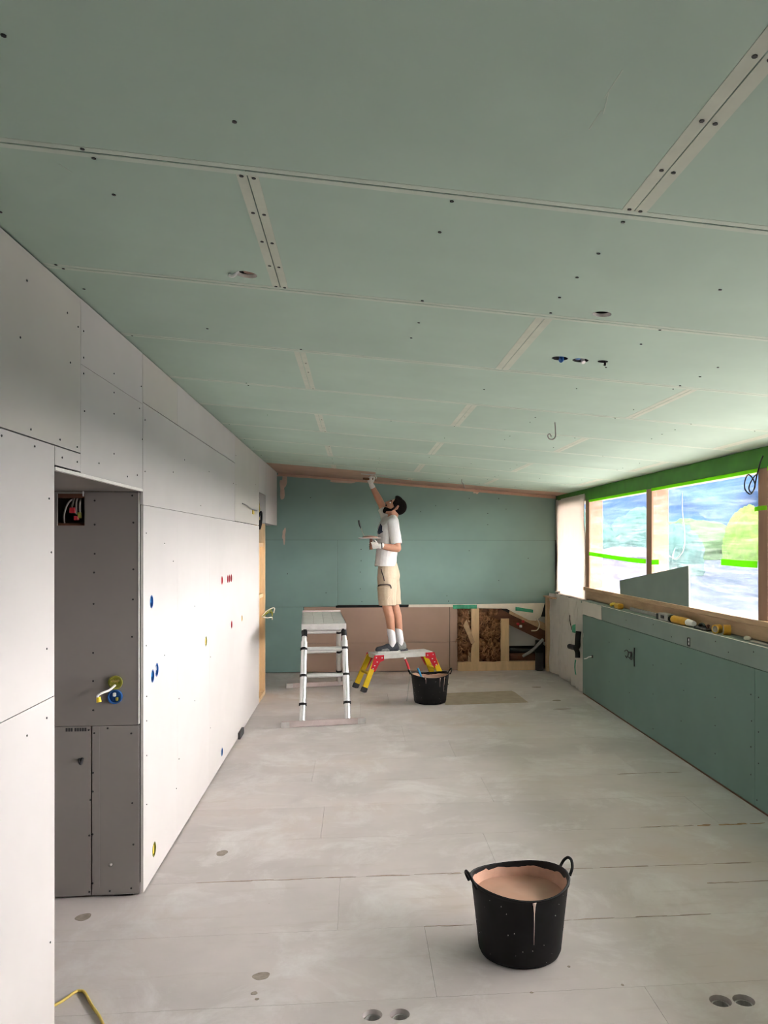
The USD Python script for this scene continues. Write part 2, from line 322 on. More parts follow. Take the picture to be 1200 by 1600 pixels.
for (xa, xb, y, mat, w) in [(-0.78, 1.9, 4.094, 'glue_tan', 0.006), (0.3, 1.45, 3.538, 'glue_tan', 0.004), (1.7, 2.02, 4.66, 'glue_tan', 0.006), (2.04, 2.46, 4.655, 'stain_orange', 0.012), (1.75, 2.0, 3.86, 'glue_tan', 0.006), (1.9, 2.3, 5.75, 'glue_tan', 0.007)]:
    x = xa                                                            # smears of glue squeezed out of the joints, broken into lengths
    while x < xb:
        L = g.uniform(0.05, 0.22)
        part(floor, 'glue_smear', slab(blob(x + L / 2, y + g.uniform(-0.004, 0.004), L / 2, w * g.uniform(0.5, 1.3), g.randint(0, 9999), 24, 0.5), 0.0, 0.0008, 'xy'), mat)
        x += L * g.uniform(0.9, 1.5)
for x, y, r in floor_holes:                                           # short white pipe stubs in the holes
    part(floor, 'pipe_stub', lathe([(r * 0.70, -0.30), (r * 0.84, -0.30), (r * 0.84, -0.018), (r * 0.70, -0.018), (r * 0.70, -0.30)], (x + 0.002, y + 0.003, 0), n=20), 'pale_panel')

# ------------------------------------------------------------------ ceiling
ceiling = thing('ceiling', 'sloping ceiling of pale green moisture-resistant plasterboard with filled joints', None, kind='structure')
def on_ceiling(poly, t0, t1):
    """An outline seen from above turned into a slab parallel to the sloping ceiling; t measured upwards from its underside."""
    m = slab(poly, t0, t1, 'xy'); m.vertices[:, 2] += np.array([cz(x) for x in m.vertices[:, 0]]); return m
CROW = [YF, -2.47, -1.60, -0.73, 0.14, 1.01, 1.88, 2.75, 3.62, 4.525, 5.37, 6.24, 7.11, 7.98, 8.85, 9.72, YB]
ceil_holes = [(-0.355, 2.631, 0.034), (0.832, 2.661, 0.032), (0.853, 3.305, 0.034), (0.941, 3.304, 0.034), (1.033, 3.289, 0.022)]
ccut = [Point(x, y).buffer(r, 14) for x, y, r in ceil_holes]
csp = []
for i, (y0, y1) in enumerate(zip(CROW[:-1], CROW[1:])):
    s = -0.255 if (i % 2 == 0) else 0.66
    xs = [XP] + [q for q in (s - 1.83, s, s + 1.83) if XP + 0.3 < q < 2.66] + [2.70]
    for a, b in zip(xs[:-1], xs[1:]):
        gp = 0.002 if y0 < 2.5 else 0.0009; gx = 0.0013 if y0 < 2.5 else 0.0005; poly = sbox(a + gx, y0 + gp, b - gx, y1 - gp)
        for h in ccut: poly = poly.difference(h)
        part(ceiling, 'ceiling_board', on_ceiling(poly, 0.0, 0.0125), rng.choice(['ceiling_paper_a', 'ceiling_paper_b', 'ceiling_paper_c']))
    for q in xs[1:-1]:
        w = 0.030 if (i % 2 == 1) else 0.026
        for sgn in (-1, 1):
            part(ceiling, 'butt_joint_strip', on_ceiling(sbox(*sorted((q + sgn * 0.0015, q + sgn * w))[:1], y0 + 0.02, sorted((q + sgn * 0.0015, q + sgn * w))[1], y1 - 0.02), -0.0006, 0.0), 'butt_joint')
    if y0 > YF:
        for sgn in (-1, 1):
            ya, yb = sorted((y0 + sgn * 0.004, y0 + sgn * 0.024))
            part(ceiling, 'joint_strip', on_ceiling(sbox(XL, ya, 2.69, yb), -0.0006, 0.0), 'ceiling_joint')
    for xj in (-0.98, -0.61, -0.247, 0.225, 0.66, 1.08, 1.5, 1.95, 2.35):
        ys = [y0 + 0.03, y1 - 0.03] + [y0 + 0.24 + 0.2 * j for j in range(3)]
        for yy in ys:
            dx = rng.uniform(-0.008, 0.008)
            if abs(xj - s) < 0.05:
                csp += [(s - 0.014, yy), (s + 0.014, yy + 0.004)] if y0 < 2.7 else [(s + 0.014, yy)] if rng.random() < 0.2 else []
            elif rng.random() < (0.45 if y0 < 3.5 else 0.22): csp.append((xj + dx, yy + rng.uniform(-0.02, 0.02)))
part(ceiling, 'screw_head', cat_(*[disc(np.array([x, y, cz(x) - 0.0008]), [KC, 0, 1], 0.0050 if y < 3.6 else 0.0038, 0.003, 7) for x, y in csp if 0.9 < y < 10.5]), 'screw_black', kind='stuff')
for xa, ya, xb, yb in ((0.452, 1.33, 0.448, 1.42), (0.450, 1.40, 0.462, 1.47), (0.455, 1.46, 0.452, 1.53), (-0.70, 1.96, -0.685, 2.0)):
    part(ceiling, 'scratch', on_ceiling(Polygon([(xa, ya), (xa + 0.0016, ya), (xb + 0.0016, yb), (xb, yb)]), -0.0005, 0.0), 'ceiling_joint')
part(ceiling, 'roof_deck', on_ceiling(sbox(XP - 0.2, YF - 0.2, 4.18, YB + 0.9), 0.33, 0.41), 'shade_roof_board')
part(ceiling, 'joist_void', on_ceiling(sbox(XP, YF, 2.7, YB), 0.16, 0.17), 'cavity_shade')
pink = Polygon([(XL + 0.002, 9.24), (0.17, 9.29), (0.22, 9.31), (0.235, 9.95), (0.6, 10.02), (1.3, 9.98), (2.0, 10.03), (2.69, 9.98), (2.69, YB), (XL + 0.002, YB)])
part(ceiling, 'fresh_plaster_band', on_ceiling(pink, -0.003, -0.0007), 'fresh_plaster', label='band of wet brown plaster along the far edge')
for (x, y, r), deep in zip(ceil_holes, ('gypsum_edge', 'gypsum_edge', 'dark_grey_plastic', 'dark_grey_plastic', 'dark_grey_plastic')):
    v = lathe([(r + 0.0003, 0.0), (r + 0.0003, 0.0124), (r - 0.0005, 0.0124), (r - 0.0005, 0.0)], (0, 0, 0), n=24)
    v.vertices[:, 2] += cz(x) - KC * v.vertices[:, 0]; v.vertices[:, :2] += (x, y)
    part(ceiling, 'hole_rim', v, deep)

# ------------------------------------------------------------------ left wall
wl = thing('wall_left', 'long ivory plasterboard wall with a doorway and coloured socket boxes', None, kind='structure')
T = 0.0125
def yz_panel(y0, y1, z0, z1, mat, holes=(), gap=0.0022, name='wall_board', slope=False):
    poly = sbox(y0 + gap, z0 + gap, y1 - gap, z1 - gap)
    for h in holes: poly = poly.difference(h)
    part(wl, name, slab(poly, XL - T, XL, 'yz'), mat)
DY0, DY1, DZ = 2.835, 3.965, 1.962                                     # doorway
BOXES = [  # y, z, radius, look, label
    (4.129, 1.407, 0.034, 'blue', 'blue round socket box in the ivory left wall at eye height beside the doorway'),
    (4.150, 1.030, 0.034, 'blue', 'blue round socket box at mid height beside the doorway, nearer one of a pair'),
    (4.235, 1.048, 0.036, 'blue', 'blue round socket box at mid height beside the doorway, farther one of a pair'),
    (6.243, 0.102, 0.034, 'blue', 'blue round socket box low in the left wall just above the floor'),
    (6.243, 1.416, 0.034, 'red', 'single red socket box at eye height, just left of the row of three'),
    (6.520, 1.415, 0.034, 'red', 'nearest red socket box of the row of three in the left wall'),
    (6.610, 1.415, 0.034, 'red', 'middle red socket box of the row of three in the left wall'),
    (6.700, 1.415, 0.034, 'red', 'farthest red socket box of the row of three in the left wall'),
    (6.717, 1.030, 0.034, 'red', 'red round socket box alone at mid height in the left wall'),
    (5.589, 1.030, 0.036, 'yellow', 'yellow round socket box at mid height in the left wall'),
    (4.180, 0.143, 0.038, 'yellow', 'yellow round socket box low beside the doorway corner'),
    (7.309, 1.027, 0.030, 'amber', 'small amber socket box at mid height near the far end of the left wall')]
bcut = [Point(b[0], b[1]).buffer(b[2], 14) for b in BOXES]
yz_panel(YF, 3.09, 2.035, 2.615, 'ivory_board_c')
yz_panel(YF, DY0 - 0.004, 1.18, 2.035, 'ivory_board_a')
yz_panel(YF, DY0 - 0.004, 0.012, 1.18, 'ivory_board_b', (), 0.0008)
yz_panel(DY0 - 0.004, 3.09, DZ + 0.004, 2.035, 'ivory_board_a')
yz_panel(3.09, 3.956, 2.37, 2.615, 'ivory_board_b', (), 0.0008)
yz_panel(3.09, 3.956, DZ, 2.37, 'ivory_board_a', (), 0.0008)
yz_panel(3.962, 4.71, 2.381, 2.615, 'ivory_board_c', (), 0.0008)
yz_panel(4.71, 6.89, 2.381, 2.615, 'ivory_board_b', (), 0.0008)
yz_panel(3.962, 6.89, 1.885, 2.38, 'ivory_board_a')
yz_panel(6.89, 8.58, 1.889, 2.615, 'ivory_board_c')
yz_panel(3.97, 4.722, 0.012, 1.885, 'ivory_board_b', bcut, 0.0005)
yz_panel(4.722, 5.71, 0.012, 1.885, 'ivory_board_b', bcut, 0.0005)
yz_panel(5.71, 8.50, 0.012, 1.885, 'ivory_board_a', bcut, 0.0008)
yz_panel(8.50, 8.58, 0.012, 1.885, 'ivory_board_a', (), 0.0006)
part(wl, 'doorway_edge_strip', bx(XL - 0.014, XL + 0.001, DY0 + 0.002, 3.955, DZ - 0.012, DZ), 'gypsum_edge')
part(wl, 'studwork', cat_(bx(XL - 0.14, XL - 0.055, YF, DY0 - 0.02, 0, 2.6), bx(XL - 0.14, XL - 0.055, DY0 - 0.02, DY1 + 0.02, DZ + 0.03, 2.6), bx(XL - 0.14, XL - 0.055, DY1 + 0.02, 8.57, 0, 2.6)), 'cavity_shade')
# the doorway: soffit, near and far jambs lined with board darkened to stand for shade, passage end
part(wl, 'soffit_board', bx(XP + 0.01, XL - 0.014, DY0 - 0.01, 3.962, DZ - 0.0125, DZ), 'shaded_board_b')
part(wl, 'jamb_board', bx(XP + 0.01, XL - 0.0005, DY0 - 0.0165, DY0 - 0.006, 0.012, DZ - 0.014), 'shaded_board_a')
JX = XL - 0.022
jpoly = sbox(XP + 0.01, 0.826, JX, DZ - 0.014).difference(sbox(-1.425, 1.785, -1.297, 1.938))
part(wl, 'jamb_board', slab(jpoly, DY1, DY1 + T, 'xz'), 'shaded_board_a')
part(wl, 'jamb_board', bx(XP + 0.01, -1.268, DY1, DY1 + T, 0.012, 0.823), 'shaded_board_b')
part(wl, 'jamb_board', bx(-1.262, JX + 0.004, DY1, DY1 + T, 0.012, 0.823), 'shaded_board_b')
part(wl, 'jamb_edge', bx(JX + 0.0005, JX + 0.004, DY1 - 0.001, DY1 + T, 0.83, DZ - 0.016), 'gypsum_edge')
part(wl, 'pencil_line', bx(-1.228, -1.2268, DY1 - 0.0004, DY1, 0.05, 0.82), 'grey_plastic')
part(wl, 'board_stamp', cat_(*[bx(x, x + 0.0095, DY1 - 0.0004, DY1, 0.80, 0.8165) for x in (-1.385, -1.3735, -1.362, -1.344, -1.3325, -1.321, -1.3095, -1.298)]), 'dark_grey_plastic')
part(wl, 'passage_end_board', bx(XP - 0.0125, XP, DY0 - 0.1, DY1 + 0.1, 0, 2.1), 'ivory_board_c')
part(wl, 'cavity_lining', cat_(bx(XP, -1.17, DY1 + 0.12, DY1 + 0.14, 0, 1.98)), 'tan_sub')
part(wl, 'cavity_back', bx(-1.44, -1.28, DY1 + 0.10, DY1 + 0.105, 1.797, 1.918), 'recess_shade_brown')  # recess back coloured dark in place of shade
part(wl, 'noggin', cat_(bx(-1.46, -1.26, DY1 + T, DY1 + 0.10, 1.775, 1.797), bx(-1.46, -1.26, DY1 + T, DY1 + 0.10, 1.918, 1.96)), 'dark_timber')  # dark timber colour paints the shade around the recess
wsp = []
for x, z in [(-1.25, 1.905), (-1.25, 1.79), (-1.25, 1.65), (-1.253, 1.56), (-1.255, 1.41), (-1.257, 1.175), (-1.257, 1.04), (-1.257, 0.90), (-1.075, 1.93), (-1.07, 1.80), (-1.07, 1.575), (-1.072, 1.43), (-1.076, 1.25), (-1.252, 0.79), (-1.278, 0.806), (-1.19, 0.812), (-1.27, 0.47), (-1.258, 0.60), (-1.259, 0.51), (-1.275, 0.30), (-1.26, 0.305), (-1.08, 0.785), (-1.075, 0.45), (-1.07, 0.25), (-1.275, 0.03), (-1.26, 0.07), (-1.18, 0.03), (-1.08, 0.04)]:
    wsp.append((x, DY1 - 0.0006, z))
s1 = screws(wsp, [0, 1, 0], 0.0048)
lsp = [(XL, y, z) for y, z in [(2.60, 2.52), (2.95, 2.52), (3.06, 2.50), (3.12, 2.50), (2.55, 2.33), (2.98, 2.35), (2.63, 2.06), (2.88, 2.06), (3.05, 2.055), (2.42, 2.012), (2.66, 2.01), (2.9, 2.0), (3.05, 2.0), (3.13, 2.2), (3.12, 2.34), (3.5, 2.34), (3.5, 2.25), (3.9, 2.34), (3.12, 2.4), (3.5, 2.42), (3.93, 2.45), (3.5, 2.08), (3.7, 2.0), (3.86, 2.02), (3.3, 2.02), (3.95, 2.2), (4.0, 2.3), (4.0, 2.05), (4.9, 2.2), (5.4, 1.95), (5.7, 2.2), (4.6, 2.1), (4.6, 1.6), (5.2, 1.3), (2.78, 1.85), (2.8, 1.67), (2.76, 1.35), (2.76, 1.12), (2.79, 0.36), (2.6, 1.10), (4.02, 1.75), (4.02, 1.2), (4.03, 0.95), (4.03, 0.83), (4.03, 0.66), (4.03, 0.42), (4.4, 1.7), (4.4, 1.1), (4.75, 0.8), (4.75, 0.45), (4.68, 0.3), (5.2, 0.7), (5.75, 0.9), (5.75, 0.4), (6.8, 2.2), (6.95, 2.2), (6.95, 2.45), (8.3, 2.3)]]
s2 = screws([(x + 0.0006, y, z) for x, y, z in lsp], [1, 0, 0], 0.0036)
part(wl, 'screw_head', cat_(s1, s2), 'screw_black', kind='stuff')
# stud end of the wall, white boxed-in corner and the opening behind it
part(wl, 'stud', bx(XL - 0.10, XL - 0.004, 9.135, 9.19, 0, 1.92), 'pine'); part(wl, 'stud', bx(XL - 0.10, XL - 0.02, 8.58, 8.63, 0, 2.6), 'pine')
part(wl, 'sole_plate', bx(XL - 0.10, XL - 0.006, 8.58, 9.19, 0, 0.045), 'pine')
part(wl, 'back_board', bx(XL - 0.085, XL - 0.06, 8.63, 9.135, 0.045, 1.70), 'pine'); part(wl, 'back_board', bx(XL - 0.11, XL - 0.09, 8.63, 9.14, 1.70, 2.25), 'cavity_shade')
part(wl, 'noggin', bx(XL - 0.09, XL - 0.02, 8.63, 9.135, 1.66, 1.705), 'pine'); part(wl, 'noggin', bx(XL - 0.09, XL - 0.02, 8.63, 9.135, 1.10, 1.14), 'pine')
part(wl, 'wall_board', bx(XL - T, XL, 8.582, 9.187, 2.245, 2.615), 'ivory_board_b')
part(wl, 'boxing_board', bx(XL - 0.30, XL + 0.001, 9.19, 10.47, 1.93, 2.615), 'ivory_board_a', label='white boxing hung in the corner under the ceiling')
part(wl, 'passage_end_board', bx(XP - 0.0125, XP, 8.8, YB, 0, 2.7), 'ivory_board_c'); part(wl, 'passage_end_board', bx(XP, XL - 0.14, 8.78, 8.80, 0, 2.7), 'ivory_board_c')

# ------------------------------------------------------------------ back wall
wb = thing('wall_back', 'far wall of dark teal plasterboard with brown boards and an open stud bay below', None, kind='structure')
def xz_panel(pts, y0, mat, gap=0.002, name='wall_board'):
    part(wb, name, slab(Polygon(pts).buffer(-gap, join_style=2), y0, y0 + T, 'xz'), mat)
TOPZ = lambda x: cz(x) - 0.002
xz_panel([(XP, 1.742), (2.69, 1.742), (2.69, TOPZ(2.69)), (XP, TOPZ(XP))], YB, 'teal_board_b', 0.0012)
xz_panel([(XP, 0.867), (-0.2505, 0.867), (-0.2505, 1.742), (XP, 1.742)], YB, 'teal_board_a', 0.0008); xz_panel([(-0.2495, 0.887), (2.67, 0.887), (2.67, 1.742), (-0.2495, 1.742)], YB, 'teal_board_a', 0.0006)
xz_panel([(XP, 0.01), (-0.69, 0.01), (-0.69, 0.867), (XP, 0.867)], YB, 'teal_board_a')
for z0, z1 in ((0.01, 0.385), (0.388, 0.864)):
    part(wb, 'brown_board', bx(-0.685, 1.235, YB - 0.014, YB - 0.001, z0, z1), 'brown_board'); part(wb, 'brown_board', bx(1.242, 1.338, YB - 0.010, YB - 0.001, z0, z1), 'brown_board')
part(wb, 'sealing_strip', bx(-0.27, 0.68, YB - 0.020, YB - 0.015, 0.853, 0.882), 'black_plastic', label='black strip')
part(wb, 'paper_strip', bx(0.69, 1.60, YB - 0.020, YB - 0.015, 0.853, 0.889), 'cream_paper'); part(wb, 'paper_strip', slab(Polygon([(1.60, 0.835), (2.0, 0.825), (2.30, 0.67), (2.40, 0.66), (2.47, 0.72), (2.52, 0.90), (1.60, 0.889)]), YB - 0.034, YB - 0.030, 'xz'), 'cream_paper')
part(wb, 'tape_patch', bx(1.28, 1.60, YB - 0.026, YB - 0.0205, 0.83, 0.882), 'teal_tape'); part(wb, 'tape_patch', slab(Polygon([(2.12, 0.85), (2.36, 0.81), (2.36, 0.77), (2.12, 0.80)]), YB - 0.039, YB - 0.035, 'xz'), 'teal_tape')
part(wb, 'backing', cat_(bx(XP, 1.33, YB + 0.06, YB + 0.10, 0, 2.75), bx(1.33, 2.75, YB + 0.06, YB + 0.10, 0.9, 2.62), bx(1.33, 2.9, YB + 0.28, YB + 0.30, -0.02, 0.95)), 'cavity_shade')
part(wb, 'sole_plate', bx(1.345, 2.43, YB - 0.03, YB + 0.06, 0.0, 0.115), 'pine', label='pine sole plate of the open bay')
part(wb, 'stud', bx(1.525, 1.632, YB - 0.025, YB + 0.06, 0.115, 0.852), 'pine'); part(wb, 'stud', bx(1.93, 2.04, YB - 0.005, YB + 0.06, 0.115, 0.69), 'pine')
part(wb, 'stud', bx(1.49, 1.525, YB + 0.02, YB + 0.06, 0.115, 0.852), 'pine_long')
part(wb, 'diagonal_rafter', beam((1.70, YB + 0.035, 0.85), (2.66, YB + 0.035, 0.385), 0.05, 0.14, (0, 0, 1)), 'dark_timber', label='dark brown rafter running down across the bay')
part(wb, 'diagonal_rafter', beam((2.05, YB - 0.012, 0.80), (2.62, YB - 0.012, 0.53), 0.02, 0.09, (0, 0, 1)), 'pine_long')
part(wb, 'pale_panel', bx(2.04, 2.56, YB + 0.10, YB + 0.115, 0.31, 0.70), 'pale_panel')
def wool_sheet(x0, x1, z0, z1, seed):
    gx, gz = np.meshgrid(np.linspace(x0, x1, 34), np.linspace(z0, z1, 60), indexing='ij')
    p = np.stack([gx * 6, gz * 6, np.full_like(gx, seed)], -1)
    d = 0.16 * (meshkit.fbm(p, 4, seed) - 0.5) + 0.04 * (meshkit.fbm(p * 3.1, 3, seed + 5) - 0.5)
    return sheet(np.stack([gx, YB + 0.045 - np.clip(d, -0.06, 0.075), gz], -1), 0.03)
part(wb, 'mineral_wool', wool_sheet(1.345, 1.53, 0.11, 0.86, 3), 'wool', True); part(wb, 'mineral_wool', wool_sheet(1.63, 1.935, 0.11, 0.87, 8), 'wool', True)
gr = random.Random(11)
fl = []
for k in range(75):                                                     # curled flaps of torn wool
    x = gr.choice([gr.uniform(1.37, 1.5), gr.uniform(1.66, 1.9)]); z = gr.uniform(0.18, 0.72); pts = [np.array([x, YB - 0.012, z])]
    a = gr.uniform(0, 6.28)
    for j in range(4):
        a += gr.uniform(-0.9, 0.9); pts.append(pts[-1] + np.array([math.cos(a) * 0.022, gr.uniform(-0.008, 0.006), math.sin(a) * 0.03]))
    fl.append(tube(pts, [0.004, 0.007, 0.006, 0.002], 6, 4))
part(wb, 'wool_tuft', cat_(*fl), 'wool_pale', True, kind='stuff')
part(wb, 'wool_flap', sheet(np.array([[[1.42 + 0.11 * t + 0.04 * s, YB - 0.02 - 0.025 * math.sin(3 * t), 0.60 - 0.26 * t + 0.09 * s * (1 - 0.5 * t)] for s in np.linspace(0, 1, 5)] for t in np.linspace(0, 1, 9)]), 0.006), 'pine_long')
part(wb, 'screw_head', screws([(x, YB - 0.0006, z) for x, z in [(0.06, 1.62), (0.06, 1.47), (0.05, 1.32), (0.05, 1.1), (0.07, 0.93), (-0.9, 1.3), (-0.4, 1.05), (1.5, 2.3), (1.9, 2.3), (1.35, 2.15), (1.75, 2.1), (2.0, 2.16), (1.75, 1.95), (1.05, 2.2), (0.85, 2.12), (-0.6, 2.3), (1.5, 1.6), (1.9, 1.2), (2.3, 1.5), (1.2, 1.0), (1.22, 0.93)]], [0, 1, 0], 0.006), 'screw_black', kind='stuff')
def smear(x0, x1, z0, z1, seed): part(wb, 'plaster_smear', slab(blob((x0 + x1) / 2, (z0 + z1) / 2, (x1 - x0) / 2, (z1 - z0) / 2, seed, 26, 0.6), YB - 0.003, YB, 'xz'), 'pink_skim')
smear(-1.0, -0.915, 2.30, 2.60, 2); smear(-0.32, 0.14, 2.49, 2.56, 4); smear(-0.97, -0.92, 1.72, 1.88, 6); smear(1.55, 1.62, 2.36, 2.43, 9); smear(-1.0, -0.55, 2.56, 2.61, 12)
part(wb, 'plaster_strip', slab(Polygon([(XL + 0.003, 2.585), (0.2, 2.497), (2.68, 2.30), (2.68, cz(2.68) - 0.004), (XL + 0.003, cz(XL) - 0.004)]), YB - 0.004, YB - 0.0005, 'xz'), 'fresh_plaster')

part(wb, 'outer_shell', cat_(bx(XP - 0.2, 2.92, YB + 0.32, YB + 0.38, -0.36, 2.8), bx(XP - 0.12, XP - 0.02, YF - 0.1, YB + 0.36, -0.36, 2.9), bx(XP, 2.7, YB + 0.058, YB + 0.10, -0.34, 0.0)), 'tan_sub')

# ------------------------------------------------------------------ window wall on the right
wr = thing('wall_right', 'right wall with a boarded low wall under a row of film-covered window openings', None, kind='structure')
POSTS = [(9.08, 9.21), (7.105, 7.235), (5.03, 5.157), (3.03, 3.157), (1.03, 1.157)]
part(wr, 'outer_wall', cat_(bx(XW, XW + 0.20, YF, YB + 0.3, -0.34, 1.05), bx(XW, XW + 0.20, YF, YB + 0.3, 2.20, 2.64)), 'tan_sub')
part(wr, 'outer_wall', bx(XW, XW + 0.15, YF, 1.03, 1.05, 2.2), 'ivory_board_c')
part(wr, 'sill_beam', bx(XW - 0.012, XW + 0.16, YF, 9.21, 1.05, 1.186, 0.003), 'pine_long', label='pine beam under the windows')
for y0, y1 in POSTS: part(wr, 'window_post', bx(XW - 0.012, XW + 0.15, y0, y1, 1.186, 2.2, 0.003), 'pine_reveal')
part(wr, 'membrane_batten', bx(XW - 0.010, XW + 0.03, 9.20, 9.235, 1.0, 2.27), 'pine')
part(wr, 'corner_post', bx(XW, XW + 0.15, 10.5, 10.66, 1.0, 2.3), 'pine_reveal')
part(wr, 'header_membrane', bx(XW - 0.014, XW, YF, 9.22, 2.20, cz(XW) - 0.001), 'green_membrane', label='dark green membrane band above the windows'); part(wr, 'header_membrane', bx(XW - 0.014, XW, 9.22, YB - 0.001, 2.275, cz(XW) - 0.001), 'green_membrane')
for a, b in ((7.235, 9.08), (5.157, 7.105), (3.157, 5.03)): part(wr, 'header_tape', bx(XW - 0.015, XW - 0.012, a, b, 2.178, 2.204), 'lime_tape', label='lime green tape edge')
def lw_panel(y0, y1, z0, z1, mat, holes=()):
    poly = sbox(y0 + 0.0015, z0 + 0.0015, y1 - 0.0015, z1 - 0.0015)
    for h in holes: poly = poly.difference(h)
    part(wr, 'low_wall_board', slab(poly, XR, XR + T, 'yz'), mat)
sock = sbox(5.935, 0.905, 5.985, 0.975); pipehole = Point(8.47, 0.475).buffer(0.018)
lw_panel(4.93, 8.855, 0.012, 0.896, 'teal_board_shaded', [pipehole]); lw_panel(1.9, 4.93, 0.012, 0.896, 'teal_board_shaded'); lw_panel(YF, 1.9, 0.012, 0.896, 'teal_board_shaded')
part(wr, 'ledge_board', slab(sbox(3.2, 0.898, 8.16, 1.046).difference(sock), XR + 0.003, XR + 0.003 + T, 'yz'), 'grey_teal_board'); part(wr, 'ledge_board', slab(sbox(YF, 0.898, 3.195, 1.046), XR + 0.003, XR + 0.003 + T, 'yz'), 'grey_teal_board')
part(wr, 'ledge_edge', bx(XR + 0.003, XR + 0.0155, YF, 8.16, 1.0455, 1.0475), 'gypsum_edge')
part(wr, 'ledge_top', bx(XR + 0.016, XW - 0.013, YF, 9.0, 1.02, 1.045), 'grey_teal_board')
part(wr, 'low_wall_studs', bx(XR + 0.07, XW - 0.001, YF, 10.4, 0, 1.019), 'cavity_shade')
part(wr, 'floor_packer', bx(XR + 0.001, XR + 0.03, YF, 8.85, 0.0, 0.011), 'dark_timber')
part(wr, 'screw_head', screws([(XR - 0.0006, y, z) for y, z in [(4.98, 0.72), (4.97, 0.55), (4.98, 0.38), (4.98, 0.2), (4.88, 0.72), (4.88, 0.5), (4.88, 0.3), (4.9, 0.06), (5.5, 0.6), (5.5, 0.4), (5.5, 0.2), (6.1, 0.75), (6.1, 0.3), (6.7, 0.65), (6.7, 0.4), (6.7, 0.1), (7.3, 0.8), (7.3, 0.3), (7.9, 0.7), (7.9, 0.3), (6.05, 0.55)]] + [(XR + 0.0024, y, z) for y, z in [(7.4, 0.97), (6.7, 1.0), (6.3, 0.94), (5.5, 1.0), (5.3, 0.95), (4.95, 1.0)]], [1, 0, 0], 0.005), 'screw_black', kind='stuff')
# vapour sheet hanging on the far end of the low wall, with its batten
yy, zz = np.meshgrid(np.linspace(8.80, 10.40, 60), np.linspace(0.015, 1.045, 44), indexing='ij')
pp = np.stack([yy * 7, zz * 2.2, 0 * yy], -1)
part(wr, 'vapour_sheet', sheet(np.stack([np.minimum(XR + 0.004 - 0.07 * (meshkit.fbm(pp, 3, 2) - 0.5) + 0.13 * np.abs(meshkit.fbm(pp * 1.3 + 3, 3, 12) - 0.5), XR + 0.06), yy, zz], -1), 0.002), 'sheet_grey', True, label='crumpled whitish vapour sheet')
gyy = np.linspace(8.16, 8.86, 14); part(wr, 'vapour_sheet', sheet(np.array([[[XR - 0.002 + 0.006 * math.sin(19 * y + 5 * z), y, z] for z in np.linspace(0.90, 1.05, 6)] for y in gyy]), 0.0015), 'sheet_grey', True)
part(wr, 'batten', bx(XR - 0.03, XR + 0.02, 10.43, 10.53, 0.0, 0.985), 'pine', label='upright pine batten in the far corner'); part(wr, 'batten', bx(XR + 0.02, XR + 0.09, 10.53, 10.57, 0, 0.96), 'pine_long')
part(wr, 'batten_cap', bx(XR - 0.05, XR + 0.10, 10.10, 10.56, 0.985, 1.0), 'pine_long')
# backlit membrane closing the last opening
yy, zz = np.meshgrid(np.linspace(9.205, 10.595, 40), np.linspace(0.98, 2.285, 36), indexing='ij')
pp = np.stack([yy * 5, zz * 2.0, 0 * yy], -1)
part(wr, 'white_membrane', sheet(np.stack([XW - 0.006 - 0.03 * meshkit.fbm(pp, 4, 6) - 0.05 * np.clip(1.05 - zz, 0, 1), yy, zz], -1), 0.0015), 'membrane_white', True, label='backlit white membrane')
part(wr, 'added_eaves', cat_(bx(XW + 0.2, 4.18, YF - 1, YB + 1, 2.52, 2.54), bx(4.18, 4.21, YF - 1, YB + 1, 2.50, 2.66)), 'shade_roof_board')  # unseen overhang added to shade the floor beside the low wall

# film over the window openings
for k, (a, b) in enumerate(((7.235, 9.08), (5.157, 7.105), (3.157, 5.03))):
    w = thing(f'window_{k + 1}', 'clear plastic film stretched across a window opening', None, (XW, (a + b) / 2, 1.186), kind='structure')
    yy, zz = np.meshgrid(np.linspace(a + 0.002, b - 0.002, 50), np.linspace(1.188, 2.198, 50), indexing='ij')
    pp = np.stack([yy * 1.3, zz * 9, np.full_like(yy, k)], -1)
    d = 0.010 * (meshkit.fbm(pp, 4, k + 3) - 0.5) * np.clip((2.2 - zz) * 2, 0.25, 1)
    gm = np.stack([XW + 0.004 + d, yy, zz], -1)
    a_, b_ = 50, 50; I = np.arange(2500).reshape(50, 50)
    q = np.stack([I[:-1, :-1], I[1:, :-1], I[1:, 1:], I[:-1, 1:]], -1).reshape(-1, 4)
    part(w, 'film', trimesh.Trimesh(gm.reshape(-1, 3), np.vstack([q[:, [0, 1, 2]], q[:, [0, 2, 3]]]), process=False), 'window_film', True)
def film_tape(pts, label, h=0.05):
    m = sheet(np.array([[[XW - 0.014, y, z + s * h] for s in (0, 0.5, 1)] for y, z in pts]), 0.0012)
    return single('tape_strip', m, 'lime_tape', label, 'tape', False, 'lime green tape strips on the window film')
film_tape([(9.07, 1.56), (8.6, 1.545), (8.0, 1.525), (7.5, 1.512), (7.24, 1.512)], 'long lime green tape strip across the left window film', 0.042)
film_tape([(7.10, 1.505), (7.0, 1.508), (6.92, 1.51)], 'short stub of lime green tape right of the middle window post', 0.045)
film_tape([(5.70, 1.54), (5.4, 1.535), (5.16, 1.535)], 'short lime green tape strip at the right edge of the right window film', 0.045)
film_tape([(5.20, 1.915), (5.13, 1.92), (5.04, 1.92)], 'dark end of green tape high on the right-hand window post', 0.03)

# rear wall behind the camera
part(thing('wall_rear', 'plain plasterboard wall behind the viewpoint', None, kind='structure'), 'wall_board', bx(XP, XW + 0.2, YF - 0.1, YF, -0.3, 2.8), 'ivory_board_c')

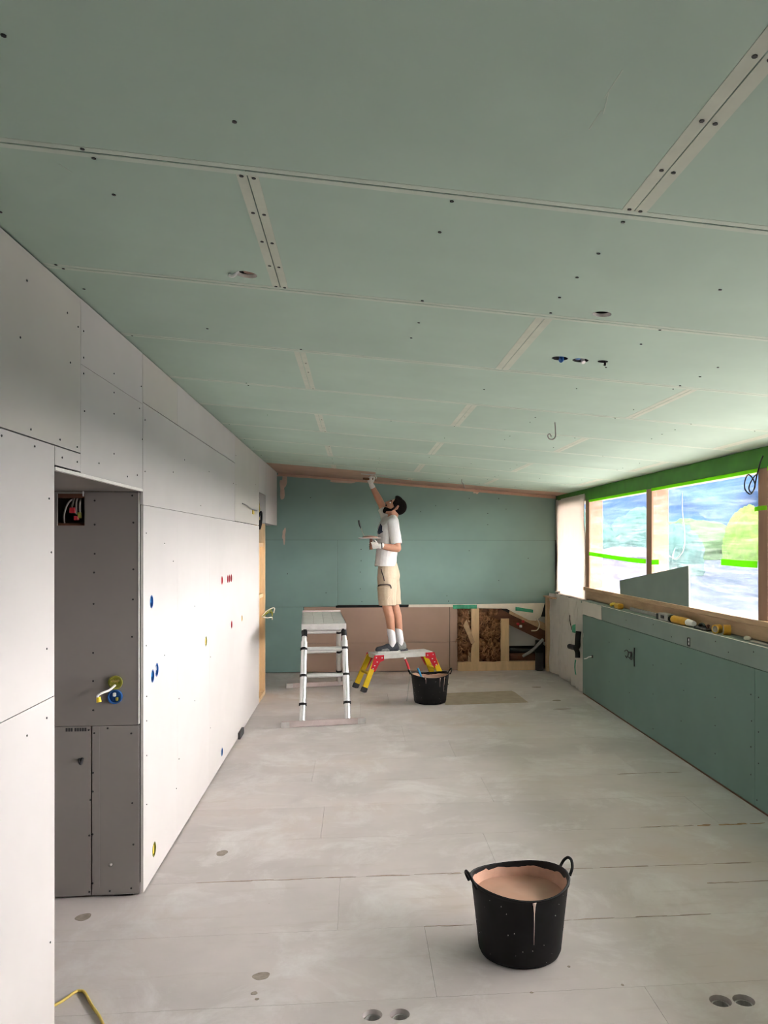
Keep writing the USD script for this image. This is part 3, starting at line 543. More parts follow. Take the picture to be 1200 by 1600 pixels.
# ------------------------------------------------------------------ socket boxes in the left wall
def wall_box(y, z, r, look, label):
    col = {'blue': 'blue_plastic', 'red': 'red_plastic', 'yellow': 'olive_plastic', 'amber': 'amber_plastic'}[look]
    t = thing('socket_box', label, 'socket box', (XL, y, z - r), 0, 'round socket boxes in the left wall')
    r -= 0.0015
    part(t, 'cup', lathe([(0.0001, -0.045), (r - 0.001, -0.045), (r - 0.001, 0.0005), (r - 0.0055, 0.0005), (r - 0.0055, -0.042), (0.0001, -0.042)], (XL, y, z), 'x', 28), col, 30)
    if look == 'blue': part(t, 'inner_tab', cat_(bx(XL - 0.012, XL - 0.004, y - 0.014, y - 0.002, z - 0.018, z + 0.012, 0.002), bx(XL - 0.02, XL - 0.006, y + 0.004, y + 0.016, z - 0.006, z + 0.02, 0.002)), 'white_plastic' if r > 0.034 else 'blue_bright')
    elif look == 'red': part(t, 'inner_tab', bx(XL - 0.02, XL - 0.004, y - 0.010, y + 0.010, z - 0.02, z + 0.02, 0.003), 'red_plastic')
    else: part(t, 'inner_tab', bx(XL - 0.015, XL - 0.002, y - 0.012, y + 0.010, z - 0.022, z + 0.022, 0.003), 'yellow_plastic')
for b in BOXES: wall_box(*b)

# fittings in the doorway jamb
t = thing('junction_box', 'square opening with loose white cables and red connectors high in the doorway jamb', 'junction box', (-1.36, DY1, 1.785))
for i, pts in enumerate([[(-1.33, DY1 + 0.06, 1.93), (-1.375, DY1 + 0.02, 1.90), (-1.395, DY1 + 0.01, 1.84), (-1.397, DY1 + 0.02, 1.79)], [(-1.34, DY1 + 0.06, 1.93), (-1.34, DY1 + 0.015, 1.90), (-1.342, DY1 + 0.02, 1.84)], [(-1.33, DY1 + 0.05, 1.93), (-1.322, DY1 + 0.01, 1.89), (-1.325, DY1 + 0.02, 1.835)], [(-1.36, DY1 + 0.05, 1.93), (-1.355, DY1 + 0.015, 1.90), (-1.37, DY1 + 0.03, 1.86)]]):
    part(t, 'cable', tube(pts, 0.0045, 7, 6), 'grey_plastic', True)
part(t, 'connector', bx(-1.372, -1.345, DY1 + 0.01, DY1 + 0.035, 1.845, 1.872, 0.003), 'red_plastic'); part(t, 'connector', bx(-1.352, -1.33, DY1 + 0.008, DY1 + 0.03, 1.812, 1.832, 0.003), 'red_plastic'); part(t, 'connector', bx(-1.335, -1.318, DY1 + 0.01, DY1 + 0.03, 1.82, 1.85, 0.003), 'olive_plastic')
part(t, 'paper_tag', bx(-1.306, -1.300, DY1 - 0.003, DY1, 1.925, 1.952), 'white_plastic')
t = thing('pipe_box', 'upper olive round wall box with a white hose in the shade-darkened doorway jamb', 'wall box', (-1.152, DY1, 1.0), 0, 'round wall boxes in the doorway jamb')
part(t, 'cup', lathe([(0.0001, 0.0), (0.033, 0.0), (0.033, -0.012), (0.027, -0.012), (0.026, -0.003), (0.0001, -0.003)], (-1.152, DY1, 1.032), 'y', 28), 'olive_plastic', 30)
part(t, 'pipe_end', cat_(*[lathe([(0.0001, -0.018), (0.006, -0.018), (0.006, 0.0), (0.0001, 0.0)], (x, DY1, 1.04), 'y', 12) for x in (-1.164, -1.152, -1.14)]), 'brass', 30)
part(t, 'white_hose', tube([(-1.152, DY1 - 0.012, 1.02), (-1.165, DY1 - 0.06, 1.005), (-1.19, DY1 - 0.08, 0.997), (-1.21, DY1 - 0.085, 0.985), (-1.208, DY1 - 0.085, 0.972)], 0.0055, 8, 6), 'white_plastic', True)
part(t, 'yellow_cap', tube([(-1.207, DY1 - 0.086, 0.978), (-1.203, DY1 - 0.087, 0.955)], [0.010, 0.012], 10), 'yellow_plastic', True)
t = thing('pipe_box', 'lower blue round wall box with a white tab in the shade-darkened doorway jamb', 'wall box', (-1.153, DY1, 0.93), 0, 'round wall boxes in the doorway jamb')
part(t, 'cup', lathe([(0.0001, 0.0), (0.034, 0.0), (0.034, -0.016), (0.029, -0.016), (0.028, -0.004), (0.0001, -0.004)], (-1.153, DY1, 0.964), 'y', 28), 'blue_plastic', 30)
part(t, 'white_tab', bx(-1.162, -1.148, DY1 - 0.02, DY1 - 0.003, 0.966, 0.984, 0.003), 'white_plastic'); part(t, 'inner_clip', bx(-1.15, -1.138, DY1 - 0.016, DY1 - 0.003, 0.945, 0.962, 0.002), 'olive_plastic')
single('cable_stub', tube([(-1.31, DY1 + 0.001, 0.665), (-1.312, DY1 - 0.03, 0.672), (-1.30, DY1 - 0.045, 0.655), (-1.296, DY1 - 0.03, 0.68)], 0.006, 7, 5), 'dark_grey_plastic', 'dark cable stub poking from the lower left board of the doorway jamb', 'cable', True)
single('wall_anchor', lathe([(0.0001, 0), (0.008, 0), (0.006, -0.012), (0.0001, -0.014)], (-1.175, DY1 - 0.0001, 0.158), 'y', 10), 'grey_plastic', 'small grey plug low in the right board of the doorway jamb', 'wall plug', True)
# cables in the stud end of the left wall
t = thing('cable_bundle', 'yellow and black cables looped in the open stud end of the left wall', 'cable', (XL - 0.04, 8.84, 1.7))
for i in range(5):
    y = 8.77 + 0.03 * i; part(t, 'cable', tube([(XL - 0.05, y, 2.23), (XL - 0.03, y + 0.02 * math.sin(i), 2.08), (XL - 0.035, y - 0.02, 1.93), (XL - 0.05, y + 0.01, 1.71)], 0.007, 7, 6), 'yellow_plastic' if i % 2 else 'dark_grey_plastic', True)
part(t, 'cable_loop', tube([(XL - 0.03, 8.75, 1.98), (XL - 0.005, 8.80, 2.04), (XL - 0.01, 8.86, 1.95), (XL - 0.02, 8.80, 1.86), (XL - 0.02, 8.76, 1.95)], 0.012, 8, 6), 'black_plastic', True)
t = thing('cable_tail', 'loose pale cable ends sticking out of the stud at mid height', 'cable', (XL, 9.14, 0.85))
for i, (dy, dz) in enumerate([(0.10, 0.03), (0.06, -0.03), (-0.05, 0.02), (0.02, 0.05)]): part(t, 'cable', tube([(XL - 0.03, 9.09, 0.88), (XL + 0.02, 9.13 + dy * 0.3, 0.89 + dz), (XL + 0.05 + 0.015 * i, 9.16 + dy, 0.90 + dz * 1.4), (XL + 0.06 + 0.01 * i, 9.17 + dy, 0.86 + dz)], 0.006, 7, 6), 'cream_paper' if i % 2 else 'olive_plastic', True)
single('cable_tail', tube([(XL + 0.001, 7.32, 2.06), (XL + 0.02, 7.45, 2.05), (XL + 0.022, 7.8, 2.03), (XL + 0.012, 8.3, 2.035)], 0.006, 7, 6), 'grey_plastic', 'grey cable end lying along the upper left wall near the stud end', 'cable', True)
single('yellow_tag', bx(XL, XL + 0.004, 8.02, 8.16, 1.99, 2.04), 'yellow_plastic', 'yellow paper tag high on the far end of the left wall', 'tag')
single('wall_offcut', bx(XL + 0.002, XL + 0.022, 7.05, 7.28, 0.0006, 0.055), 'dark_grey_plastic', 'dark offcut lying on the floor against the foot of the left wall', 'offcut')

# ------------------------------------------------------------------ ceiling fittings
def hang(x, y, pts, r, mat, label, extra=None):
    t = thing('ceiling_cable', label, 'cable', (x, y, cz(x) - 0.05))
    part(t, 'cable', tube([(x + a, y + b, cz(x) + c) for a, b, c in pts], r, 8, 6), mat, True)
    return t
hang(-0.375, 2.63, [(0.0, 0.0, 0.10), (-0.005, 0.0, 0.02), (-0.02, 0.0, -0.006), (-0.036, 0.0, -0.004)], 0.006, 'white_plastic', 'white cable end poking from the ceiling hole left of the man')
single('pipe_clip', lathe([(0.0001, 0.012), (0.020, 0.012), (0.022, 0.03), (0.0001, 0.03)], (-0.345, 2.64, cz(-0.345)), n=16), 'fresh_plaster', 'reddish spot lamp ring inside the left ceiling hole', 'clip', True)
t = hang(0.853, 3.305, [(0, 0, 0.10), (0.004, 0, 0.03), (0.006, -0.005, -0.004), (0.0, -0.01, -0.012)], 0.010, 'blue_plastic', 'blue cable hanging out of the leftmost of the three ceiling holes')
t = hang(0.941, 3.304, [(0.01, 0, 0.10), (0.008, 0, 0.03), (0.010, 0.0, 0.0), (0.012, -0.006, -0.010)], 0.009, 'white_plastic', 'white plug hanging out of the middle of the three ceiling holes')
part(t, 'blue_sleeve', tube([(0.93, 3.304, cz(0.93) + 0.08), (0.928, 3.300, cz(0.93) + 0.002)], 0.012, 8), 'blue_plastic', True)
hang(1.033, 3.289, [(0, 0, 0.10), (0.004, 0, 0.02), (0.008, -0.004, -0.008), (0.006, -0.006, -0.018)], 0.005, 'dark_grey_plastic', 'thin dark cable end at the rightmost of the three ceiling holes')
hang(1.226, 4.874, [(0, 0, 0.012), (0.003, 0, -0.03), (0.004, 0, -0.085), (-0.012, 0.0, -0.105), (-0.036, 0, -0.102), (-0.044, 0, -0.082), (-0.033, 0, -0.073), (-0.022, 0, -0.09)], 0.0042, 'grey_plastic', 'hook-shaped grey cable hanging from the ceiling over the floor tub')
hang(1.23, 9.3, [(0, 0, 0.01), (0, 0, -0.03), (0.02, 0, -0.06), (0.03, 0, -0.11)], 0.005, 'grey_plastic', 'short grey cable hanging from the ceiling near the far wall')

# ------------------------------------------------------------------ things on and around the low wall
def offcut():
    a = [(7.936, 1.322), (6.265, 1.519), (6.216, 1.19), (7.896, 1.19)]
    m = slab(Polygon(a), 0, 0.0125, 'yz'); v = m.vertices; v[:, 0] += XW - 0.040 + (v[:, 2] - 1.19) * 0.05
    return m
t = thing('plasterboard_offcut', 'tapered teal plasterboard offcut leaning on the window beam', 'plasterboard', (XW - 0.03, 7.1, 1.19))
part(t, 'board', offcut(), 'grey_teal_board')
e = slab(Polygon([(6.2645, 1.519), (6.2585, 1.519), (6.2095, 1.19), (6.2155, 1.19)]), 0.0, 0.0125, 'yz'); e.vertices[:, 0] += XW - 0.040 + (e.vertices[:, 2] - 1.19) * 0.05
part(t, 'white_edge', e, 'gypsum_edge')
part(wr, 'beam_lip', bx(XW - 0.045, XW - 0.012, YF, 9.21, 1.150, 1.188, 0.003), 'pine_long')
LZ = 1.045
t = thing('sealant_tube', 'yellow sealant tube with black end and white nozzle lying on the ledge', 'sealant tube', (2.62, 6.2, LZ))
R = 0.032
part(t, 'body', tube([(2.60, 6.37, LZ + R), (2.605, 6.10, LZ + R)], R, 18), 'amber_plastic', 40); part(t, 'black_end', tube([(2.5993, 6.42, LZ + R), (2.60, 6.37, LZ + R)], R - 0.001, 18), 'black_plastic', 40)
part(t, 'white_cap', tube([(2.605, 6.10, LZ + R), (2.6065, 5.99, LZ + R)], [R - 0.004, R - 0.012], 16), 'white_plastic', 40)
t = thing('grey_case', 'grey box with dark latch standing on the ledge left of the yellow tube', 'box', (2.62, 6.6, LZ)); part(t, 'body', bx(2.585, 2.65, 6.47, 6.68, LZ, LZ + 0.062, 0.006), 'grey_plastic'); part(t, 'latch', bx(2.580, 2.585, 6.55, 6.61, LZ + 0.02, LZ + 0.045), 'dark_grey_plastic'); part(t, 'dark_side', bx(2.585, 2.65, 6.69, 6.73, LZ, LZ + 0.05, 0.004), 'dark_grey_plastic')
t = thing('hand_plane', 'black hand tool with a low knob lying right of the yellow tube', 'hand tool', (2.61, 5.7, LZ)); part(t, 'body', bx(2.585, 2.635, 5.72, 5.95, LZ, LZ + 0.022, 0.006), 'dark_grey_plastic'); part(t, 'grip', tube([(2.61, 5.90, LZ + 0.015), (2.61, 5.89, LZ + 0.036), (2.61, 5.84, LZ + 0.042), (2.61, 5.80, LZ + 0.018)], 0.011, 8, 5), 'black_plastic', True); part(t, 'knob', lathe([(0.0001, 0), (0.010, 0), (0.008, 0.012), (0.014, 0.024), (0.0001, 0.032)], (2.61, 5.75, LZ + 0.02), n=14), 'dark_timber', True)
def roll(y, x, r, label, tilt=0.0):
    w = 0.048
    m = lathe([(r * 0.72, -w / 2), (r, -w / 2), (r, w / 2), (r * 0.72, w / 2), (r * 0.72, -w / 2)], (0, 0, 0), 'x', 30)
    m.apply_transform(trimesh.transformations.rotation_matrix(tilt, [0, 0, 1])); core = lathe([(r * 0.66, -w / 2), (r * 0.72, -w / 2), (r * 0.72, w / 2), (r * 0.66, w / 2), (r * 0.66, -w / 2)], (0, 0, 0), 'x', 30); core.apply_transform(trimesh.transformations.rotation_matrix(tilt, [0, 0, 1]))
    t = thing('tape_roll', label, 'tape roll', (x, y, LZ), 0, 'tape rolls on the ledge'); m.apply_translation((x, y, LZ + r)); core.apply_translation((x, y, LZ + r))
    part(t, 'tape', m, 'amber_plastic', 40); part(t, 'core', core, 'cream_paper', 40)
roll(5.60, 2.61, 0.033, 'amber tape roll standing on the ledge, nearer the black tool', 0.5); roll(5.50, 2.635, 0.037, 'amber tape roll standing on the ledge at the right, against the beam', -0.3)
t = thing('tape_gun', 'amber hand tool lying on the far part of the ledge under the left window', 'hand tool', (2.62, 7.85, LZ)); part(t, 'body', bx(2.58, 2.64, 7.72, 7.86, LZ, LZ + 0.055, 0.012), 'amber_plastic'); part(t, 'handle', tube([(2.61, 7.86, LZ + 0.03), (2.612, 7.95, LZ + 0.04), (2.61, 8.03, LZ + 0.022)], [0.016, 0.014, 0.018], 10, 5), 'yellow_plastic', True)
t = thing('paper_scrap', 'crumpled white paper scrap on the right end of the ledge', 'paper'); 
sc = trimesh.creation.icosphere(2, 0.03); sc.vertices *= (0.8, 1.3, 0.5); sc.vertices += 0.012 * (meshkit.noise(sc.vertices * 60, 3)[:, None] - 0.5) * sc.vertices / 0.03; sc.apply_translation((2.63, 5.19, LZ + 0.013)); part(t, 'paper', sc, 'cream_paper')
single('steel_rule', bx(2.60, 2.645, 4.75, 5.12, LZ, LZ + 0.008, 0.002), 'grey_plastic', 'flat grey bar lying on the right end of the ledge', 'bar')
single('steel_rule', bx(2.655, 2.684, 6.75, 7.6, LZ, LZ + 0.03, 0.002), 'grey_plastic', 'long grey bar lying on the ledge below the leaning offcut', 'bar')
t = thing('switch_box', 'small rectangular box with a white insert in the ledge board', 'socket box', (XR, 5.96, 0.905)); part(t, 'frame', slab(sbox(5.937, 0.907, 5.983, 0.973).difference(sbox(5.941, 0.911, 5.979, 0.969)), XR - 0.001, XR + 0.03, 'yz'), 'dark_grey_plastic'); part(t, 'insert', bx(XR + 0.004, XR + 0.02, 5.955, 5.978, 0.915, 0.965, 0.002), 'white_plastic'); part(t, 'back', bx(XR + 0.028, XR + 0.031, 5.937, 5.983, 0.907, 0.973), 'cavity_shade'); part(t, 'terminal', bx(XR + 0.003, XR + 0.006, 5.96, 5.972, 0.935, 0.947), 'dark_grey_plastic')
t = thing('cable_coil', 'dark thin cable coil hanging on the teal low wall', 'cable', (XR, 7.27, 0.6))
for i, (y, r) in enumerate([(7.36, 0.045), (7.27, 0.04), (7.24, 0.045)]):
    pts = [(XR - 0.008 - 0.004 * math.sin(2 * a + i), y + r * math.cos(a), 0.655 + r * 0.8 * math.sin(a)) for a in np.linspace(0.6, 5.6, 22)]
    part(t, 'loop', tube(pts, 0.004, 6), 'dark_grey_plastic', True)
part(t, 'tail', tube([(XR - 0.006, 7.15, 0.74), (XR - 0.012, 7.14, 0.66), (XR - 0.006, 7.15, 0.57)], 0.005, 6, 5), 'dark_grey_plastic', True)
t = thing('cable_tail', 'white cable end coming out of the teal low wall near its far edge', 'cable', (XR, 8.5, 0.4)); part(t, 'sleeve', lathe([(0.0001, 0.002), (0.016, 0.002), (0.016, -0.012), (0.0001, -0.012)], (XR, 8.47, 0.475), 'x', 12), 'black_plastic', 30); part(t, 'cable', tube([(XR - 0.01, 8.47, 0.475), (XR - 0.03, 8.53, 0.46), (XR - 0.02, 8.62, 0.435), (XR - 0.03, 8.68, 0.42)], 0.0065, 7, 6), 'white_plastic', True)
t = thing('drain_pipe', 'black pipe tee with green sealing collar at the far edge of the teal low wall', 'pipe', (XR - 0.03, 8.92, 0.25))
px_ = XR - 0.045
part(t, 'pipe', tube([(px_ - 0.03, 9.14, 0.50), (px_ - 0.01, 8.95, 0.505)], 0.030, 14), 'dark_grey_plastic', 40); part(t, 'elbow', tube([(px_ - 0.01, 8.95, 0.505), (px_ + 0.0, 8.91, 0.53), (px_ + 0.0, 8.90, 0.60), (px_ + 0.01, 8.90, 0.70)], 0.032, 14, 6), 'black_plastic', True); part(t, 'elbow', tube([(px_ - 0.01, 8.95, 0.505), (px_ + 0.0, 8.91, 0.46), (px_ + 0.0, 8.90, 0.40)], 0.028, 14, 6), 'black_plastic', True)
part(t, 'green_collar', sheet(np.array([[[px_ - 0.02 - 0.02 * math.sin(4 * a), 8.92 + 0.15 * a, 0.68 + 0.10 * b - 0.05 * a * b] for b in np.linspace(0, 1, 5)] for a in np.linspace(0, 1, 7)]), 0.002), 'teal_tape', True)
part(t, 'green_flap', sheet(np.array([[[px_ - 0.008 - 0.01 * math.sin(3 * b), 8.93 + 0.05 * a, 0.20 + 0.17 * b] for b in np.linspace(0, 1, 5)] for a in np.linspace(0, 1, 4)]), 0.002), 'teal_tape', True)
part(t, 'wire', tube([(px_ - 0.02, 9.08, 0.70), (px_ - 0.03, 9.12, 0.80), (px_ - 0.02, 9.16, 0.86)], 0.004, 6, 4), 'dark_grey_plastic', True)
# corner: grey hose, black drain pipe, red clips, hanging sheet
single('grey_conduit', tube([(2.22, YB - 0.05, 0.19), (2.33, YB - 0.13, 0.28), (2.47, YB - 0.155, 0.43)], 0.020, 10, 6), 'grey_plastic', 'grey flexible conduit leaning in the far right corner of the open bay', 'conduit', True)
t = thing('corner_drain', 'dark upright drain pipe standing in the far right corner', 'pipe', (2.44, YB - 0.06, 0)); part(t, 'pipe', tube([(2.44, YB - 0.055, 0.0006), (2.44, YB - 0.055, 0.40)], 0.055, 20), 'dark_grey_plastic', 40); part(t, 'socket', tube([(2.44, YB - 0.055, 0.24), (2.44, YB - 0.055, 0.34)], 0.064, 20), 'black_plastic', 40)
t = thing('pipe_stub', 'dark pipe bundle lying at the foot of the open bay', 'pipe', (2.2, YB, 0.12)); part(t, 'pipe', tube([(2.06, YB + 0.03, 0.27), (2.42, YB + 0.03, 0.25)], 0.022, 10), 'dark_grey_plastic', True); part(t, 'pipe', tube([(2.06, YB + 0.05, 0.17), (2.40, YB + 0.05, 0.17)], 0.05, 12), 'dark_timber', True)
t = thing('wire_end', 'white wire loop with red connectors hanging from the dark rafter', 'cable', (2.13, YB - 0.04, 0.55)); part(t, 'wire', tube([(2.40, YB - 0.045, 0.70), (2.44, YB - 0.06, 0.62), (2.41, YB - 0.06, 0.54), (2.33, YB - 0.055, 0.53)], 0.008, 7, 6), 'cream_paper', True)
for i, (x, z) in enumerate([(2.15, 0.62), (2.22, 0.655), (2.19, 0.59)]): part(t, 'connector', bx(x - 0.018, x + 0.018, YB - 0.06, YB - 0.035, z - 0.016, z + 0.016, 0.004), 'red_plastic' if i < 2 else 'white_plastic')
t = thing('cable_tail', 'dark loose wire on the window post at the right edge', 'cable', (XW - 0.02, 5.25, 1.9))
def wcur(pts): return [(XW - 0.020 - 0.004 * (i % 3), *at(u, v, 'x', XW - 0.02)[1:]) for i, (u, v) in enumerate(pts)]
part(t, 'cable', tube(wcur([(1192, 712), (1188, 725), (1184, 745), (1178, 765), (1173, 772), (1166, 765), (1164, 752), (1170, 742), (1178, 748), (1180, 760), (1175, 770), (1172, 762), (1175, 750), (1182, 742)]), 0.0048, 7, 6), 'dark_grey_plastic', True)
single('cable_loop', tube(wcur([(1066, 772), (1067, 800), (1071, 830), (1068, 858), (1058, 873), (1052, 872), (1054, 858)]), 0.0032, 7, 6), 'white_plastic', 'thin white cable loop hanging on the right window film beside the middle post', 'cable', True)
t = thing('corner_bolt', 'small dark hook standing on the ledge before the backlit white membrane', 'hook', (XW - 0.06, 10.2, 1.0)); part(t, 'stem', tube([(2.60, 10.2, 1.0), (2.60, 10.2, 1.06)], 0.010, 8), 'grey_plastic', True); part(t, 'head', tube([(2.57, 10.2, 1.065), (2.63, 10.18, 1.068)], 0.012, 8), 'grey_plastic', True)

# ------------------------------------------------------------------ plaster tubs
def tub(cx, cy, name_label, hdir, fill, drips, seed):
    """A black rubber tub with two rope handles. hdir: direction of the handles' axis."""
    t = thing('plaster_tub', name_label, 'tub', (cx, cy, 0.0), 0, 'black plaster tubs')
    prof = [(0.0001, 0.0), (0.150, 0.0), (0.165, 0.006), (0.172, 0.022), (0.186, 0.16), (0.199, 0.285), (0.206, 0.292), (0.207, 0.300), (0.201, 0.303), (0.195, 0.298), (0.181, 0.16), (0.167, 0.024), (0.160, 0.012), (0.0001, 0.010)]
    m = lathe(prof, (0, 0, 0), n=72); v = m.vertices
    ang = np.arctan2(v[:, 1], v[:, 0]) - hdir; w = (v[:, 2] / 0.3) ** 2
    v[:, 2] += 0.012 * w * np.cos(2 * ang); sc_ = 1 + 0.02 * w * np.cos(2 * ang); v[:, :2] *= sc_[:, None]
    m.vertices = v + (cx, cy, 0); part(t, 'body', m, 'black_plastic', 50)
    for sgn in (-1, 1):
        d = np.array([math.cos(hdir), math.sin(hdir), 0]) * sgn; s = np.array([-d[1], d[0], 0]); c = np.array([cx, cy, 0])
        part(t, 'handle', tube([c + d * 0.209 + s * 0.046 + [0, 0, 0.300], c + d * 0.224 + s * 0.040 + [0, 0, 0.330], c + d * 0.232 + s * 0.020 + [0, 0, 0.350], c + d * 0.234 + [0, 0, 0.354], c + d * 0.232 - s * 0.020 + [0, 0, 0.350], c + d * 0.224 - s * 0.040 + [0, 0, 0.330], c + d * 0.209 - s * 0.046 + [0, 0, 0.300]], 0.0062, 10, 6), 'black_plastic', True)
    # plaster clinging to the inner side, ragged at its top edge
    n = 90; rows = []
    for j, f in enumerate(np.linspace(0, 1, 6)):
        row = []
        for i in range(n):
            a = 2 * math.pi * i / n
            top = 0.303 - 0.026 * meshkit.fbm(np.array([math.cos(a) * 3.2, math.sin(a) * 3.2, seed]), 4, seed) - (0.010 if 0.0 < a < 2.2 else 0)
            top = min(top, 0.2965); z = fill - 0.01 + (top - fill + 0.01) * f; wz = (z / 0.3) ** 2
            r = (0.181 + (z - 0.16) * 0.104 - 0.0015) * (1 + 0.02 * wz * math.cos(2 * (a - hdir)))
            row.append((cx + r * math.cos(a), cy + r * math.sin(a), z + 0.012 * wz * math.cos(2 * (a - hdir))))
        rows.append(row)
    gsm = np.array(rows); V = gsm.reshape(-1, 3); f = []
    for j in range(5):
        for i in range(n):
            k = (i + 1) % n; q = [j * n + i, j * n + k, (j + 1) * n + k, (j + 1) * n + i]; f += [[q[0], q[2], q[1]], [q[0], q[3], q[2]]]
    part(t, 'plaster_coating', trimesh.Trimesh(V, np.array(f), process=False), 'plaster_smear', True)
    rr = (0.181 + (fill - 0.16) * 0.104 - 0.001); gp = [(cx, cy, fill)]; fr = []
    R_, A_ = 14, 60
    for a in range(1, R_ + 1):
        for i in range(A_):
            x, y = rr * a / R_ * math.cos(2 * math.pi * i / A_), rr * a / R_ * math.sin(2 * math.pi * i / A_)
            gp.append((cx + x, cy + y, fill + 0.010 * (meshkit.fbm(np.array([x * 9, y * 9, seed]), 3, seed) - 0.5)))
    for i in range(A_): fr.append([0, 1 + i, 1 + (i + 1) % A_])
    for a in range(R_ - 1):
        for i in range(A_):
            k = (i + 1) % A_; p0, p1, p2, p3 = 1 + a * A_ + i, 1 + a * A_ + k, 1 + (a + 1) * A_ + k, 1 + (a + 1) * A_ + i; fr += [[p0, p3, p2], [p0, p2, p1]]
    part(t, 'plaster', trimesh.Trimesh(np.array(gp), np.array(fr), process=False), 'wet_plaster', True, label='wet brown plaster mix')
    for (a, L, w) in drips:
        pts, rad = [], []
        for f_ in np.linspace(0, 1, 14):
            z = 0.296 - L * f_; r = 0.186 + (z - 0.16) * 0.104 if z > 0.022 else 0.17
            b = 0.012 * (z / 0.3) ** 2 * math.cos(2 * (a - hdir))
            pts.append((cx + (r + 0.002) * (1 + 0.02 * (z / 0.3) ** 2 * math.cos(2 * (a - hdir))) * math.cos(a + 0.02 * f_), cy + (r + 0.002) * math.sin(a + 0.02 * f_), z + b)); rad.append(w * (1.6 * math.exp(-9 * f_) + 0.55 - 0.3 * f_))
        part(t, 'plaster_drip', tube(pts, rad, 8), 'plaster_drip', True)
    g = random.Random(seed); sp = []
    for k in range(36):
        a = g.uniform(-math.pi, 0.4); z = g.uniform(0.02, 0.28); r = 0.186 + (z - 0.16) * 0.104
        sp.append(disc(np.array([cx + r * math.cos(a), cy + r * math.sin(a), z + 0.012 * (z / 0.3) ** 2 * math.cos(2 * (a - hdir))]), [math.cos(a), math.sin(a), -0.1], g.uniform(0.0008, 0.0028), 0.0035, 6))
    part(t, 'splash', cat_(*sp), 'grey_plastic', kind='stuff')
    return t
T1 = (0.68, 3.30); tub(*T1, 'near black rubber tub of wet brown plaster with a drip down its front', 0.22, 0.235, [(-1.48, 0.185, 0.0040)], 5)
T2 = (0.785, 8.53); tub(*T2, 'far black tub with tools in it, beside the yellow step-up', 0.12, 0.26, [(-1.1, 0.10, 0.004), (-0.8, 0.16, 0.004), (-1.9, 0.06, 0.004)], 9)
t = thing('plaster_brush', 'blue-handled flat brush standing in the far tub', 'brush', (0.70, 8.44, 0.25)); part(t, 'handle', tube([(0.642, 8.40, 0.385), (0.665, 8.405, 0.335), (0.685, 8.41, 0.28)], [0.010, 0.012, 0.009], 10, 5), 'blue_bright', True); part(t, 'bristle_block', beam((0.683, 8.41, 0.285), (0.695, 8.415, 0.25), 0.05, 0.015, (0, 1, 0)), 'white_plastic')
t = thing('hand_trowel', 'red-handled trowel leaning against the left side of the far tub', 'trowel', (0.52, 8.6, 0.0))
part(t, 'handle', tube([(0.522, 8.60, 0.455), (0.545, 8.60, 0.40), (0.562, 8.60, 0.345)], [0.011, 0.015, 0.012], 10, 5), 'red_plastic', True); part(t, 'cap', tube([(0.516, 8.60, 0.470), (0.522, 8.60, 0.455)], 0.012, 10), 'white_plastic', True); part(t, 'shaft', tube([(0.562, 8.60, 0.345), (0.580, 8.60, 0.30), (0.565, 8.60, 0.20)], 0.006, 8, 5), 'aluminium_dull', True)
part(t, 'blade', beam((0.566, 8.605, 0.22), (0.540, 8.605, 0.0008), 0.07, 0.003, (1, 0, 0.1)), 'aluminium_dull')

# ------------------------------------------------------------------ telescopic platform
t = thing('work_platform', 'silver telescopic work platform with black collars on the floor left of the man', 'work platform', (-0.36, 8.55, 0.0))
NB0, NB1 = np.array([-0.688, 7.471, 0.0]), np.array([0.078, 7.586, 0.0]); FB0, FB1 = np.array([-0.817, 9.515, 0]), np.array([-0.054, 9.659, 0])
ZD = 0.905
def end_frame(b0, b1, ytop, near):
    for a, b in ((b0, b1),): part(t, 'stabiliser_bar', beam(a + [0, 0, 0.028], b + [0, 0, 0.028], 0.045, 0.055, c=0.004), 'pink_stabiliser')
    d = (b1 - b0) / np.linalg.norm(b1 - b0)
    for e, s in ((b0, 1), (b1, -1)): part(t, 'end_cap', beam(e - d * s * 0.006 + [0, 0, 0.027], e + d * s * 0.07 + [0, 0, 0.027], 0.049, 0.053), 'aluminium_dull')
    c = (b0 + b1) / 2 + d * (0.015 if near else 0.02)
    feet = [c - d * 0.212, c + d * 0.212]; xo = 0.0 if near else -0.08
    tops = [np.array([-0.505 + xo, ytop, ZD - 0.03]), np.array([-0.125 + xo, ytop + 0.03, ZD - 0.03])]
    P = lambda i, f: feet[i] + (tops[i] - feet[i]) * f + np.array([0, 0, 0.05]) * (1 - f)
    cuts = [0.0, 0.17, 0.47, 0.76, 1.0]; rad = [0.029, 0.032, 0.032, 0.029, 0.025]
    for i in (0, 1):
        for k in range(3): part(t, 'leg_section', tube([P(i, cuts[k]), P(i, cuts[k + 1])], rad[k + 1] if k else rad[0], 20), 'aluminium', 40)
        part(t, 'leg_section', tube([P(i, 0.76), P(i, 0.84), P(i, 0.86), P(i, 1.0)], [0.031, 0.031, 0.022, 0.022], 20), 'aluminium', 40)
        for k, f in enumerate((0.17, 0.47, 0.76)):
            part(t, 'collar', tube([P(i, f - 0.012), P(i, f + 0.012)], 0.0365, 20), 'black_plastic', 40)
        part(t, 'hinge_bracket', tube([P(i, 0.90), P(i, 1.02)], 0.027, 12), 'black_plastic', 40)
    for f in (0.47, 0.76, 0.985):
        part(t, 'rung', tube([P(0, f) + d * 0.02, P(1, f) - d * 0.02], 0.021 if f < 0.9 else 0.024, 14), 'aluminium', 40)
end_frame(NB0, NB1, 7.90, True); end_frame(FB0, FB1, 9.20, False)
dk = sbox(-0.515, 7.84, -0.115, 9.20)
